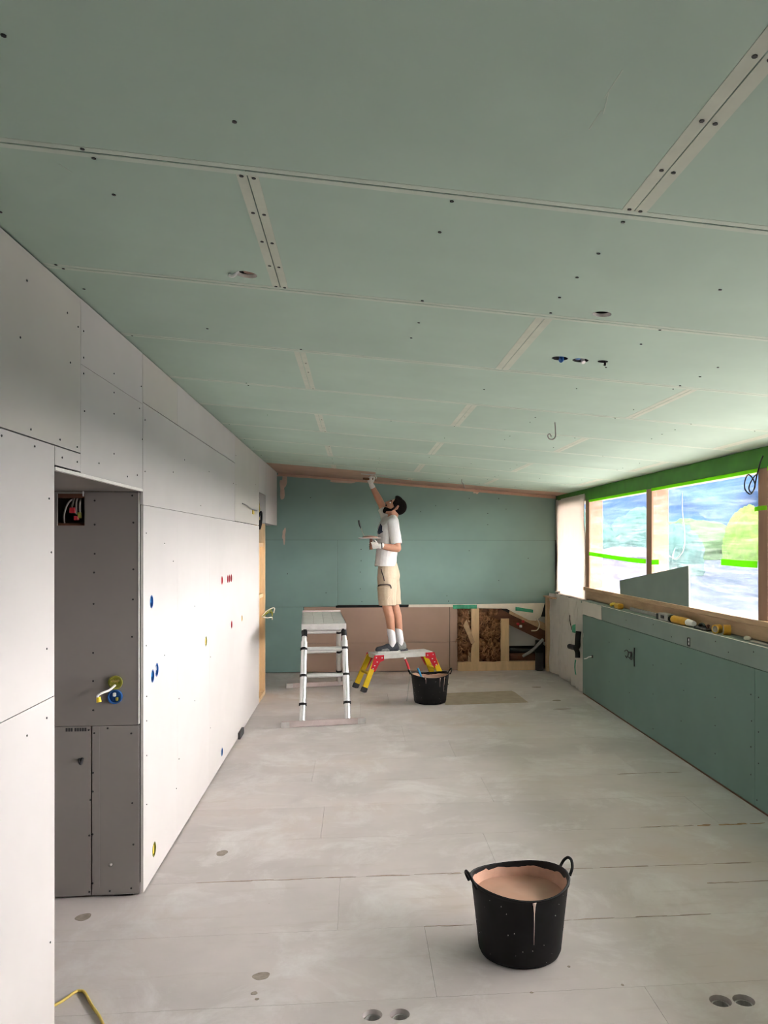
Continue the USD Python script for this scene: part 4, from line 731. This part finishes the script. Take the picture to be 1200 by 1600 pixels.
M_ = lambda p: affinity.affine_transform(p, [1, -0.06, 0.075, 1, 0.06 * 7.84, 0.075 * 0.315])
for k in range(4):
    x0 = -0.515 + 0.1 * k; part(t, 'deck_plank', slab(M_(sbox(x0 + 0.001, 7.84, x0 + 0.099, 9.20)), ZD - 0.004, ZD + 0.014, 'xy'), 'deck_metal')
part(t, 'deck_edge', slab(M_(sbox(-0.53, 7.815, -0.10, 7.84)), ZD - 0.035, ZD + 0.014, 'xy'), 'aluminium_dull'); part(t, 'deck_edge', slab(M_(sbox(-0.53, 9.20, -0.10, 9.235)), ZD - 0.035, ZD + 0.030, 'xy'), 'pink_stabiliser')
for x in (-0.53, -0.117): part(t, 'deck_side', slab(M_(sbox(x, 7.84, x + 0.017, 9.20)), ZD - 0.045, ZD + 0.012, 'xy'), 'aluminium_dull')

# ------------------------------------------------------------------ yellow step-up
HC, HA, HZ = np.array([0.52, 9.45, 0.0]), math.radians(18), 0.42
hop = thing('step_up', 'yellow folding step-up with silver deck and red hinges under the man', 'step-up', HC, HA)
def hp(a, b, z): return np.array([a, b, z])
part(hop, 'deck', bx(-0.36, 0.36, -0.135, 0.135, HZ - 0.055, HZ, 0.006), 'deck_metal', local=True)
for k in range(5): part(hop, 'grip_rib', bx(-0.34, 0.34, -0.11 + 0.052 * k, -0.102 + 0.052 * k, HZ, HZ + 0.002), 'aluminium_dull', local=True)
for sx in (-1, 1):
    for sy in (-1, 1):
        top, foot = hp(sx * 0.345, sy * 0.125, HZ - 0.03), hp(sx * 0.51, sy * 0.15, 0.02)
        part(hop, 'leg', beam(top, foot, 0.022, 0.062, (sx, 0, 0.4), 0.004), 'yellow_fibreglass', local=True)
        part(hop, 'rubber_foot', beam(foot + (top - foot) * 0.10, foot + (foot - top) * 0.045, 0.030, 0.072, (sx, 0, 0.4), 0.004), 'dark_grey_plastic', local=True)
        m = slab(Polygon([(0, 0), (0.115, 0.0), (0.115, -0.06), (0.07, -0.075), (0.0, -0.19), (-0.055, -0.17), (-0.02, -0.07)]), -0.003, 0.003, 'xz')
        v = m.vertices.copy(); v[:, 0] = sx * -1 * (v[:, 0]) ; v[:, 0] += sx * 0.375; v[:, 2] += HZ - 0.008; v[:, 1] += sy * 0.142
        m.vertices = v; m.fix_normals(); part(hop, 'hinge_plate', m, 'hinge_red', local=True, label='red hinge plate')
        part(hop, 'rivet_set', cat_(*[disc(np.array([sx * (0.375 - a), sy * 0.1465, HZ - 0.008 - c]), [0, 1, 0], 0.008, 0.006, 10) for a, c in ((0.02, 0.025), (0.09, 0.03), (0.03, 0.075), (0.0, 0.115), (-0.02, 0.15))]), 'aluminium', local=True, kind='stuff')
    part(hop, 'tread', bx(sx * 0.43 - 0.02, sx * 0.43 + 0.02, -0.135, 0.135, 0.19, 0.215, 0.004), 'yellow_fibreglass', local=True)

# ------------------------------------------------------------------ yellow cord on the floor
single('extension_cord', tube([(-1.30, 2.93, 0.006), (-1.20, 2.97, 0.006), (-1.10, 3.05, 0.006), (-1.06, 3.125, 0.006), (-1.043, 3.135, 0.006), (-1.02, 3.12, 0.006), (-0.965, 3.03, 0.006), (-0.90, 2.93, 0.006), (-0.85, 2.80, 0.006), (-0.82, 2.6, 0.006), (-0.85, 2.3, 0.006)], 0.0055, 8, 8), 'cord_yellow', 'yellow extension cord curving across the floor out of the doorway', 'cord', True)

# ------------------------------------------------------------------ the man
def sph(c, r, n=20): return m3.Manifold.sphere(float(r), n).translate(tuple(map(float, c)))
def ell(c, r, R=None, n=28):
    s = m3.Manifold.sphere(1.0, n).scale(tuple(map(float, r)))
    if R is not None:
        M = np.zeros((3, 4)); M[:, :3] = R; s = s.transform(M)
    return s.translate(tuple(map(float, c)))
def chain(*nodes):
    return m3.Manifold.batch_boolean([m3.Manifold.batch_hull([sph(a, ra), sph(b, rb)]) for (a, ra), (b, rb) in zip(nodes[:-1], nodes[1:])], m3.OpType.Add)
def hull(*nodes): return m3.Manifold.batch_hull([sph(c, r) for c, r in nodes])
def soft(man, step=0.012, it=12, ):
    m = tm(man.refine_to_length(step)); m.merge_vertices()
    trimesh.smoothing.filter_taubin(m, lamb=0.5, nu=0.53, iterations=it); return m
V3 = lambda *a: np.array(a, float)
MY = 9.45                                                              # the man's middle; he faces -x, his left side is towards the viewpoint
def P(u, v, dy): return at(u, v, 'y', MY + dy)
man = thing('person', 'bearded man in white t-shirt and beige shorts standing on the yellow step-up, one arm raised', 'person', (0.36, MY, HZ))
hipL, hipR = P(604, 899, -0.085), P(608, 898, 0.09)
kneL, kneR = P(604.5, 947, -0.085), P(616, 945, 0.07)
ankL, ankR = P(613, 1000, -0.085), P(625, 999, 0.06)
solez = HZ + 0.002
shL, shR = P(614, 818, -0.175), P(605, 812, 0.16)
elL = P(621, 857, -0.235); wrL = P(593, 853, -0.27)
elR = P(596.5, 789, 0.22); wrR = P(580.5, 758, 0.17)
neck = P(613, 808, -0.005); chest = P(608, 832, 0); waist = P(605, 870, 0)
headc = P(617.0, 793, 0.0)
# head frame: face looks towards -x and up
pitch = math.radians(38)
fx = V3(-math.cos(pitch), -0.10, math.sin(pitch)); fx /= np.linalg.norm(fx); ly = np.cross(V3(0, 0, 1), fx); ly /= np.linalg.norm(ly); uz = np.cross(fx, ly)
HR = np.stack([fx, ly, uz], 1)                                         # columns: forward, left, up of the head
hd = lambda a, b, c: headc + HR @ (V3(a, b, c) * 1.06)
skull = [ell(hd(-0.012, 0, 0.020), (0.098, 0.076, 0.095), HR), hull((hd(0.045, 0.0, -0.02), 0.056), (hd(0.058, 0, -0.092), 0.030), (hd(0.0, 0.03, -0.06), 0.045), (hd(0.0, -0.03, -0.06), 0.045)),
         hull((hd(0.085, 0, 0.02), 0.010), (hd(0.108, 0, -0.018), 0.013), (hd(0.092, 0.012, -0.026), 0.009), (hd(0.092, -0.012, -0.026), 0.009)),
         hull((hd(0.078, 0.022, 0.026), 0.014), (hd(0.078, -0.022, 0.026), 0.014)), hull((hd(0.088, 0.012, -0.054), 0.008), (hd(0.088, -0.012, -0.054), 0.008))]
for s in (-1, 1): skull.append(hull((hd(-0.010, 0.078 * s, 0.022), 0.012), (hd(-0.014, 0.080 * s, -0.006), 0.014), (hd(-0.006, 0.076 * s, -0.026), 0.009)))
bodym = skull + [chain((hd(-0.03, 0, -0.045), 0.055), (neck, 0.058), (neck + V3(0.0, 0, -0.06), 0.075)),
    hull((shL + V3(0, 0.03, 0), 0.055), (shR + V3(0, -0.03, -0.02), 0.055), (chest + V3(-0.02, 0.08, 0.03), 0.10), (chest + V3(-0.02, -0.08, 0.03), 0.10)),
    hull((chest + V3(0, 0.08, 0), 0.105), (chest + V3(0, -0.08, 0), 0.105), (waist + V3(0, 0.07, 0), 0.095), (waist + V3(0, -0.07, 0), 0.095)),
    hull((waist + V3(0, 0.07, 0), 0.095), (waist + V3(0, -0.07, 0), 0.095), (hipL, 0.09), (hipR, 0.09)),
    chain((hipL, 0.088), (kneL, 0.056)), chain((kneL, 0.054), (kneL * 0.68 + ankL * 0.32 + V3(0.014, 0, 0), 0.054), (ankL, 0.036)),
    chain((hipR, 0.088), (kneR, 0.056)), chain((kneR, 0.054), (kneR * 0.68 + ankR * 0.32 + V3(0.014, 0, 0), 0.054), (ankR, 0.036)),
    chain((shL, 0.058), (elL, 0.043), (elL * 0.7 + wrL * 0.3, 0.044), (wrL, 0.028)), chain((shR, 0.058), (elR, 0.043), (elR * 0.7 + wrR * 0.3, 0.044), (wrR, 0.028))]
def foot_dir(a, yaw): return V3(-math.cos(yaw), -math.sin(yaw), 0)
fdL, fdR = foot_dir(ankL, 0.06), foot_dir(ankR, 0.42)
for a, d in ((ankL, fdL), (ankR, fdR)):
    b = V3(a[0], a[1], solez + 0.045); bodym.append(chain((a, 0.036), (b + d * 0.02, 0.035), (b + d * 0.13 - V3(0, 0, 0.01), 0.028)))
# hands: palm and five fingers closed on what each holds
def hand(w, x, y, curl, s=1.0, spread=0.0, thumb=0.6):
    """w wrist; x along the palm; y across towards the thumb; fingers bend towards n = x cross y."""
    x = x / np.linalg.norm(x); y = y - x * (x @ y); y /= np.linalg.norm(y); n = np.cross(x, y)
    q = lambda a, b, c: w + (x * a + y * b + n * c) * s
    out = [hull((q(-0.005, 0, 0), 0.026 * s), (q(0.035, 0.022, 0), 0.017 * s), (q(0.085, 0.030, 0), 0.012 * s), (q(0.080, -0.032, 0), 0.012 * s), (q(0.03, -0.022, 0), 0.016 * s))]
    for k, (b, L) in enumerate(((0.031, 0.92), (0.010, 1.0), (-0.011, 0.95), (-0.031, 0.76))):
        p = np.array([0.078 if k in (1, 2) else 0.072, b, 0.0]); nodes = [(q(*p), 0.0098 * s)]; a = 0.0
        for j, seg in enumerate((0.044, 0.028, 0.022)):
            a += curl * (0.9, 1.0, 0.7)[j]; p = p + L * seg * np.array([math.cos(a), spread * b / 0.03, math.sin(a)]); nodes.append((q(*p), (0.0092, 0.0086, 0.0078)[j] * s))
        out.append(chain(*nodes))
    out.append(chain((q(0.018, 0.026, 0.004), 0.014 * s), (q(0.042, 0.052, 0.014), 0.0115 * s), (q(0.066, 0.056, 0.014 + 0.02 * thumb), 0.010 * s), (q(0.082, 0.050, 0.014 + 0.038 * thumb), 0.0085 * s)))
    return m3.Manifold.batch_boolean(out, m3.OpType.Add)
hawk_z = P(578, 841, -0.27)[2]
dirR = wrR - elR; dirR /= np.linalg.norm(dirR)
hxR = V3(-0.25, 0.05, 0.95); handR = hand(wrR + dirR * 0.012, hxR, V3(0.75, -0.6, 0.2), 1.0, 0.9)
hxL = V3(-0.96, 0.12, 0.10); handL = hand(wrL + V3(-0.015, 0, 0.0), hxL, V3(0.0, -0.2, 1.0), 1.05)
body = m3.Manifold.batch_boolean(bodym, m3.OpType.Add)
part(man, 'body', soft(body, 0.014, 10), 'skin', True)
gl_ = part(man, 'glove', soft(m3.Manifold.batch_boolean([handL, chain((wrL + V3(0.03, 0, 0), 0.033), (wrL, 0.032))], m3.OpType.Add), 0.004, 6), 'glove_white', True, label='white glove holding the hawk')
part(gl_, 'cuff', tube([wrL + V3(0.020, 0, 0.002), wrL + V3(0.032, 0, 0.003)], 0.037, 16), 'glove_dark', True)
part(man, 'glove', soft(m3.Manifold.batch_boolean([handR, chain((wrR - dirR * 0.03, 0.033), (wrR, 0.031))], m3.OpType.Add), 0.004, 6), 'glove_white', True, label='white glove on the raised hand')
# hair, beard, brows, eyes
cap = ell(hd(-0.022, 0, 0.034), (0.105, 0.086, 0.100), HR) - m3.Manifold.cube((0.4, 0.4, 0.4), True).transform(np.c_[HR, hd(0.247, 0, -0.11)]) 
cap = cap - hull((hd(0.14, 0.09, -0.02), 0.075), (hd(0.14, -0.09, -0.02), 0.075), (hd(0.14, 0.0, -0.2), 0.09))
part(man, 'hair', soft(cap + ell(hd(0.020, 0, 0.104), (0.055, 0.055, 0.030), HR) + hull((hd(0.012, 0.074, 0.02), 0.010), (hd(0.014, 0.074, -0.03), 0.008)) + hull((hd(0.012, -0.074, 0.02), 0.010), (hd(0.014, -0.074, -0.03), 0.008)), 0.010, 6), 'hair', True)
beard = hull((hd(0.062, 0, -0.098), 0.030), (hd(0.055, 0.030, -0.072), 0.022), (hd(0.055, -0.030, -0.072), 0.022), (hd(0.074, 0, -0.070), 0.022)) + chain((hd(0.058, 0.034, -0.078), 0.020), (hd(0.020, 0.058, -0.055), 0.016), (hd(0.010, 0.068, -0.015), 0.010)) + chain((hd(0.058, -0.034, -0.078), 0.020), (hd(0.020, -0.058, -0.055), 0.016), (hd(0.010, -0.068, -0.015), 0.010)) + hull((hd(0.090, 0.020, -0.044), 0.007), (hd(0.094, 0, -0.040), 0.008), (hd(0.090, -0.020, -0.044), 0.007))
part(man, 'beard', soft(beard, 0.008, 6), 'hair', True)
for s in (-1, 1):
    e_ = part(man, 'eye', ell(hd(0.078, 0.032 * s, 0.006), (0.012, 0.012, 0.009), HR, 16), 'eye_white', True); part(e_, 'pupil', ell(hd(0.087, 0.032 * s, 0.007), (0.004, 0.005, 0.005), HR, 12), 'hair', True)
    part(man, 'eyebrow', chain((hd(0.088, 0.016 * s, 0.030), 0.005), (hd(0.078, 0.044 * s, 0.028), 0.004)), 'hair', True)
# t-shirt
wb_ = P(604.5, 884, 0)
shirt = [hull((shL + V3(0.0, 0.02, 0.0), 0.070), (shR + V3(0, -0.03, -0.02), 0.070), (neck + V3(0.004, 0.05, -0.035), 0.062), (neck + V3(0.004, -0.05, -0.035), 0.062), (chest + V3(-0.02, 0.08, 0.03), 0.118), (chest + V3(-0.015, -0.08, 0.03), 0.118)),
         hull((chest + V3(-0.01, 0.085, 0.0), 0.122), (chest + V3(-0.005, -0.085, 0.0), 0.122), (waist + V3(-0.012, 0.08, 0), 0.122), (waist + V3(-0.012, -0.08, 0), 0.122)),
         hull((waist + V3(-0.012, 0.08, 0), 0.122), (waist + V3(-0.012, -0.08, 0), 0.122), (wb_ + V3(-0.018, 0.085, 0), 0.122), (wb_ + V3(-0.018, -0.085, 0), 0.122)),
         chain((shL, 0.072), (shL * 0.35 + elL * 0.65, 0.066), (shL * 0.22 + elL * 0.78, 0.066)) - m3.Manifold.cylinder(0.2, 0.12, 0.12, 28).transform(np.c_[trimesh.geometry.align_vectors([0, 0, 1], (elL - shL) / np.linalg.norm(elL - shL))[:3, :3], shL * 0.17 + elL * 0.83]), chain((shR, 0.072), (shR * 0.5 + elR * 0.5, 0.064), (shR * 0.22 + elR * 0.78, 0.064)) - m3.Manifold.cylinder(0.2, 0.12, 0.12, 28).transform(np.c_[trimesh.geometry.align_vectors([0, 0, 1], (elR - shR) / np.linalg.norm(elR - shR))[:3, :3], shR * 0.26 + elR * 0.74])]
shirt = m3.Manifold.batch_boolean(shirt, m3.OpType.Add)
shirt = shirt - m3.Manifold.cube((1, 1, 1), True).translate(tuple(wb_ + V3(0, 0, -0.5)))                      # hem
nd = V3(-0.25, 0, 0.968); shirt = shirt - m3.Manifold.cylinder(0.3, 0.068, 0.068, 24).translate(tuple(neck + V3(-0.01, 0, 0.012)))
sm = soft(shirt, 0.012, 8)
fold = meshkit.fbm(sm.vertices * np.array([9, 9, 5]), 3, 4) - 0.5; sm.vertices += sm.vertex_normals * (0.016 * fold)[:, None]
sh_ = part(man, 't_shirt', sm, 'shirt_cloth', True)
def patch_of(mesh, outline, lift):
    """The piece of a garment inside an outline drawn in the photograph's frame, on the side towards the viewpoint, lifted off the cloth and closed."""
    from shapely import contains_xy, prepare
    m = mesh.subdivide(); pg = Polygon(outline); v = m.vertices; d = v - CAM; w = d @ FW
    u_, v_ = XC + F * (d @ RT) / w, HY - F * d[:, 2] / w
    inside = contains_xy(pg, u_, v_) & (m.vertex_normals @ FW < 0.1)
    f = m.faces[inside[m.faces].all(1)]
    if not len(f): return None
    ids, inv = np.unique(f, return_inverse=True); f = inv.reshape(-1, 3); p = v[ids]; n = m.vertex_normals[ids]; k = len(ids)
    e = np.vstack([f[:, [0, 1]], f[:, [1, 2]], f[:, [2, 0]]]); key = {tuple(x) for x in e.tolist()}
    rim = [x for x in e.tolist() if (x[1], x[0]) not in key]
    side = [[a_, b_, b_ + k] for a_, b_ in rim] + [[a_, b_ + k, a_ + k] for a_, b_ in rim]
    q = trimesh.Trimesh(np.vstack([p + n * lift, p - n * 0.002]), np.vstack([f, f[:, ::-1] + k, np.array(side)[:, ::-1] if side else np.zeros((0, 3), int)]), process=False); q.fix_normals(); return q
pt = patch_of(sm.subdivide(), [(594.5, 818), (597.5, 822), (597, 829), (599, 831), (592.5, 835), (589, 833), (592, 825)], 0.0025)
if pt is not None: part(sh_, 'chest_print', pt, 'print_navy', True)
# shorts
hmL, hmR = kneL + V3(0, 0, 0.01), kneR + V3(0, 0, 0.01)
sh = [hull((wb_ + V3(0.008, 0.075, 0.03), 0.105), (wb_ + V3(0.008, -0.075, 0.03), 0.105), (hipL + V3(0.012, 0, -0.01), 0.118), (hipR + V3(0.012, 0, -0.01), 0.118)), chain((hipL + V3(0.006, 0, -0.02), 0.116), (kneL + V3(0.006, 0, 0.0), 0.098)), chain((hipR + V3(0.004, 0, -0.02), 0.114), (kneR + V3(-0.008, 0, 0.0), 0.092))]
sh = m3.Manifold.batch_boolean(sh, m3.OpType.Add) - m3.Manifold.cube((1, 1, 1), True).translate((float(kneL[0]), MY, float(hmL[2] - 0.5))) - m3.Manifold.cube((1, 1, 1), True).translate((float(kneL[0]), MY, float(wb_[2] + 0.05 + 0.5)))
sm2 = soft(sh, 0.012, 8); f2 = meshkit.fbm(sm2.vertices * np.array([12, 12, 4]), 3, 9) - 0.5; sm2.vertices += sm2.vertex_normals * (0.020 * f2)[:, None]
so_ = part(man, 'shorts', sm2, 'shorts_cloth', True)
def on_shorts(u, v, k=0.006):
    o = CAM; d = P(u, v, 0) - o; d /= np.linalg.norm(d); h, _, _ = sm2.ray.intersects_location([o], [d], multiple_hits=True)
    return h[np.argmin(np.linalg.norm(h - o, axis=1))] - d * k if len(h) else None
def trim_line(pts, r): 
    q = [on_shorts(u, v) for u, v in pts]; q = [p for p in q if p is not None]
    if len(q) > 2: part(so_, 'pocket_trim', tube(q, r, 7, 4), 'shorts_trim', True)
trim_line([(590.5, 919), (591, 915.5), (594, 914), (600, 913.5), (606, 913.5), (610, 915), (611, 919.5)], 0.0085); trim_line([(595.5, 889), (597, 895), (599.5, 902), (600.5, 908)], 0.006); trim_line([(603, 934), (606, 929), (609, 923)], 0.003)
pk = patch_of(sm2, [(590.5, 917), (611, 917), (610, 930), (605, 938), (592, 938)], 0.009)
if pk is not None: part(so_, 'cargo_pocket', pk, 'shorts_cloth', True)
trim_line([(587.3, 889), (586.8, 898), (586.6, 905), (587.0, 911)], 0.006)
# socks and shoes
for a, kn, d, mat, lab in ((ankL, kneL, fdL, 'shoe_dark', None), (ankR, kneR, fdR, 'shoe_grey', None)):
    up = (kn - a) / np.linalg.norm(kn - a); b = V3(a[0], a[1], solez + 0.05)
    part(man, 'sock', soft(chain((b, 0.045), (a, 0.0445), (a + up * 0.115, 0.0475)), 0.010, 4), 'sock_white', True)
    s = np.cross(V3(0, 0, 1), d)
    sm3 = hull((b - d * 0.035 + V3(0, 0, 0.0), 0.048), (b - d * 0.03 + V3(0, 0, 0.03), 0.040), (b + d * 0.06 + V3(0, 0, 0.012), 0.042), (b + d * 0.05 + V3(0, 0, -0.012), 0.05)) + hull((b + d * 0.06 + V3(0, 0, 0.0), 0.045), (b + d * 0.165 + s * 0.012 + V3(0, 0, -0.016), 0.034), (b + d * 0.165 - s * 0.015 + V3(0, 0, -0.016), 0.034), (b + d * 0.05 + V3(0, 0, -0.02), 0.045))
    sm3 = sm3 - m3.Manifold.cube((1, 1, 1), True).translate((float(a[0]), float(a[1]), solez + 0.016 - 0.5))
    so3 = part(man, 'shoe', soft(sm3, 0.010, 4), mat, True)
    ol = Polygon([tuple((b + d * x + s * y)[:2]) for x, y in ((-0.085, -0.028), (-0.09, 0.0), (-0.085, 0.028), (0.0, 0.038), (0.10, 0.048), (0.17, 0.044), (0.203, 0.015), (0.203, -0.02), (0.17, -0.046), (0.10, -0.05), (0.0, -0.04))]).buffer(0.005)
    part(so3, 'sole', slab(ol, solez, solez + 0.022, 'xy'), 'glove_white' if mat == 'shoe_dark' else 'shoe_dark')
    part(so3, 'toe_panel', soft(hull((b + d * 0.12 + s * 0.022 + V3(0, 0, -0.016), 0.026), (b + d * 0.05 + s * 0.031 + V3(0, 0, -0.014), 0.022), (b + d * 0.06 + s * 0.026 + V3(0, 0, 0.006), 0.016)), 0.010, 2), 'shoe_grey' if mat == 'shoe_dark' else 'shoe_dark', True)

# trowel in the raised hand and hawk in the other
tc = wrR + dirR * 0.012 + hxR / np.linalg.norm(hxR) * 0.085
tz = cz(tc[0]) - 0.006
t = thing('plastering_trowel', 'steel finishing trowel pressed to the ceiling by the raised hand', 'trowel', (tc[0], tc[1], tz - 0.06))
tilt = np.array([1, 0, -KC])
bl = slab(sbox(-0.10, -0.06, 0.20, 0.06), -0.0008, 0.0008, 'xy'); bl.vertices[:, 2] -= KC * bl.vertices[:, 0]; bl.apply_translation((tc[0], tc[1], tz)); part(t, 'blade', bl, 'aluminium_dull')
hz_ = tz - 0.055
part(t, 'handle', tube([(tc[0] - 0.075, tc[1], hz_ + 0.006), (tc[0], tc[1], hz_), (tc[0] + 0.075, tc[1], hz_ - 0.004)], [0.012, 0.016, 0.013], 12, 5), 'dark_timber', True); part(t, 'shank', tube([(tc[0] + 0.07, tc[1], hz_ - 0.004), (tc[0] + 0.085, tc[1], hz_ + 0.02), (tc[0] + 0.06, tc[1], tz - 0.006)], 0.007, 8, 5), 'aluminium_dull', True)
hc = wrL + V3(-0.015, 0, 0) + hxL * 0.085
t = thing('plaster_hawk', 'square hawk with a heap of brown plaster held level in the left hand', 'hawk', (hc[0], hc[1], hawk_z - 0.12))
part(t, 'board', bx(hc[0] - 0.145, hc[0] + 0.105, hc[1] - 0.14, hc[1] + 0.13, hawk_z - 0.004, hawk_z + 0.006, 0.002), 'pink_stabiliser'); part(t, 'handle', tube([(hc[0], hc[1], hawk_z - 0.004), (hc[0], hc[1], hawk_z - 0.13)], [0.017, 0.019], 14), 'dark_timber', True)
hp_ = trimesh.creation.icosphere(3, 1.0); hp_.vertices *= (0.09, 0.10, 0.022); hp_.vertices[:, 2] = np.maximum(hp_.vertices[:, 2], 0) + 0.008 * meshkit.fbm(hp_.vertices * 20, 3, 1) * (hp_.vertices[:, 2] > 0); hp_.apply_translation((hc[0] - 0.01, hc[1], hawk_z + 0.006)); part(t, 'plaster', hp_, 'wet_plaster', True)
t = thing('margin_trowel', 'small trowel standing up from the plaster on the hawk', 'trowel', (hc[0] - 0.09, hc[1], hawk_z + 0.02)); part(t, 'blade', beam((hc[0] - 0.080, hc[1], hawk_z + 0.024), (hc[0] - 0.115, hc[1], hawk_z + 0.115), 0.055, 0.003, (1, 0, 0.3)), 'pink_skim'); part(t, 'handle', tube([(hc[0] - 0.115, hc[1], hawk_z + 0.112), (hc[0] - 0.13, hc[1], hawk_z + 0.15), (hc[0] - 0.142, hc[1], hawk_z + 0.205)], [0.005, 0.010, 0.011], 10, 4), 'dark_grey_plastic', True)

# ------------------------------------------------------------------ outside the windows
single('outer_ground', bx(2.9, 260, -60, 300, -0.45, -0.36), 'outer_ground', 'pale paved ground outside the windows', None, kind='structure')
single('bounce_slab', bx(2.9, 8.6, -12, 19.5, -0.36, -0.30), 'bounce_slab', 'unseen pale gravel slab added outside the windows to bounce light inward', None, kind='structure')  # unseen, added to throw light up onto ceiling and upper wall
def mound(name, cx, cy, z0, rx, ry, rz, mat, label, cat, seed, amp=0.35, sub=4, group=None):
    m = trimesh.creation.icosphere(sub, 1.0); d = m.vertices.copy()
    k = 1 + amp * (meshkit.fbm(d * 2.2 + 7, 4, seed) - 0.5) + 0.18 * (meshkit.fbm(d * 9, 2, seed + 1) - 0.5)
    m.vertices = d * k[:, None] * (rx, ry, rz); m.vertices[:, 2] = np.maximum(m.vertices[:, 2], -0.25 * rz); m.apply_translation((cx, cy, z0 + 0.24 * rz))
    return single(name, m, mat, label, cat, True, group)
mound('distant_hill', 95, 260, -0.4, 90, 50, 40, 'hazy_hill', 'haze-tinted wooded hill far beyond the left window', 'hill', 4)
mound('distant_hill', 190, 130, -0.4, 85, 70, 52, 'hazy_hill', 'haze-tinted wooded hill far beyond the right window', 'hill', 7)
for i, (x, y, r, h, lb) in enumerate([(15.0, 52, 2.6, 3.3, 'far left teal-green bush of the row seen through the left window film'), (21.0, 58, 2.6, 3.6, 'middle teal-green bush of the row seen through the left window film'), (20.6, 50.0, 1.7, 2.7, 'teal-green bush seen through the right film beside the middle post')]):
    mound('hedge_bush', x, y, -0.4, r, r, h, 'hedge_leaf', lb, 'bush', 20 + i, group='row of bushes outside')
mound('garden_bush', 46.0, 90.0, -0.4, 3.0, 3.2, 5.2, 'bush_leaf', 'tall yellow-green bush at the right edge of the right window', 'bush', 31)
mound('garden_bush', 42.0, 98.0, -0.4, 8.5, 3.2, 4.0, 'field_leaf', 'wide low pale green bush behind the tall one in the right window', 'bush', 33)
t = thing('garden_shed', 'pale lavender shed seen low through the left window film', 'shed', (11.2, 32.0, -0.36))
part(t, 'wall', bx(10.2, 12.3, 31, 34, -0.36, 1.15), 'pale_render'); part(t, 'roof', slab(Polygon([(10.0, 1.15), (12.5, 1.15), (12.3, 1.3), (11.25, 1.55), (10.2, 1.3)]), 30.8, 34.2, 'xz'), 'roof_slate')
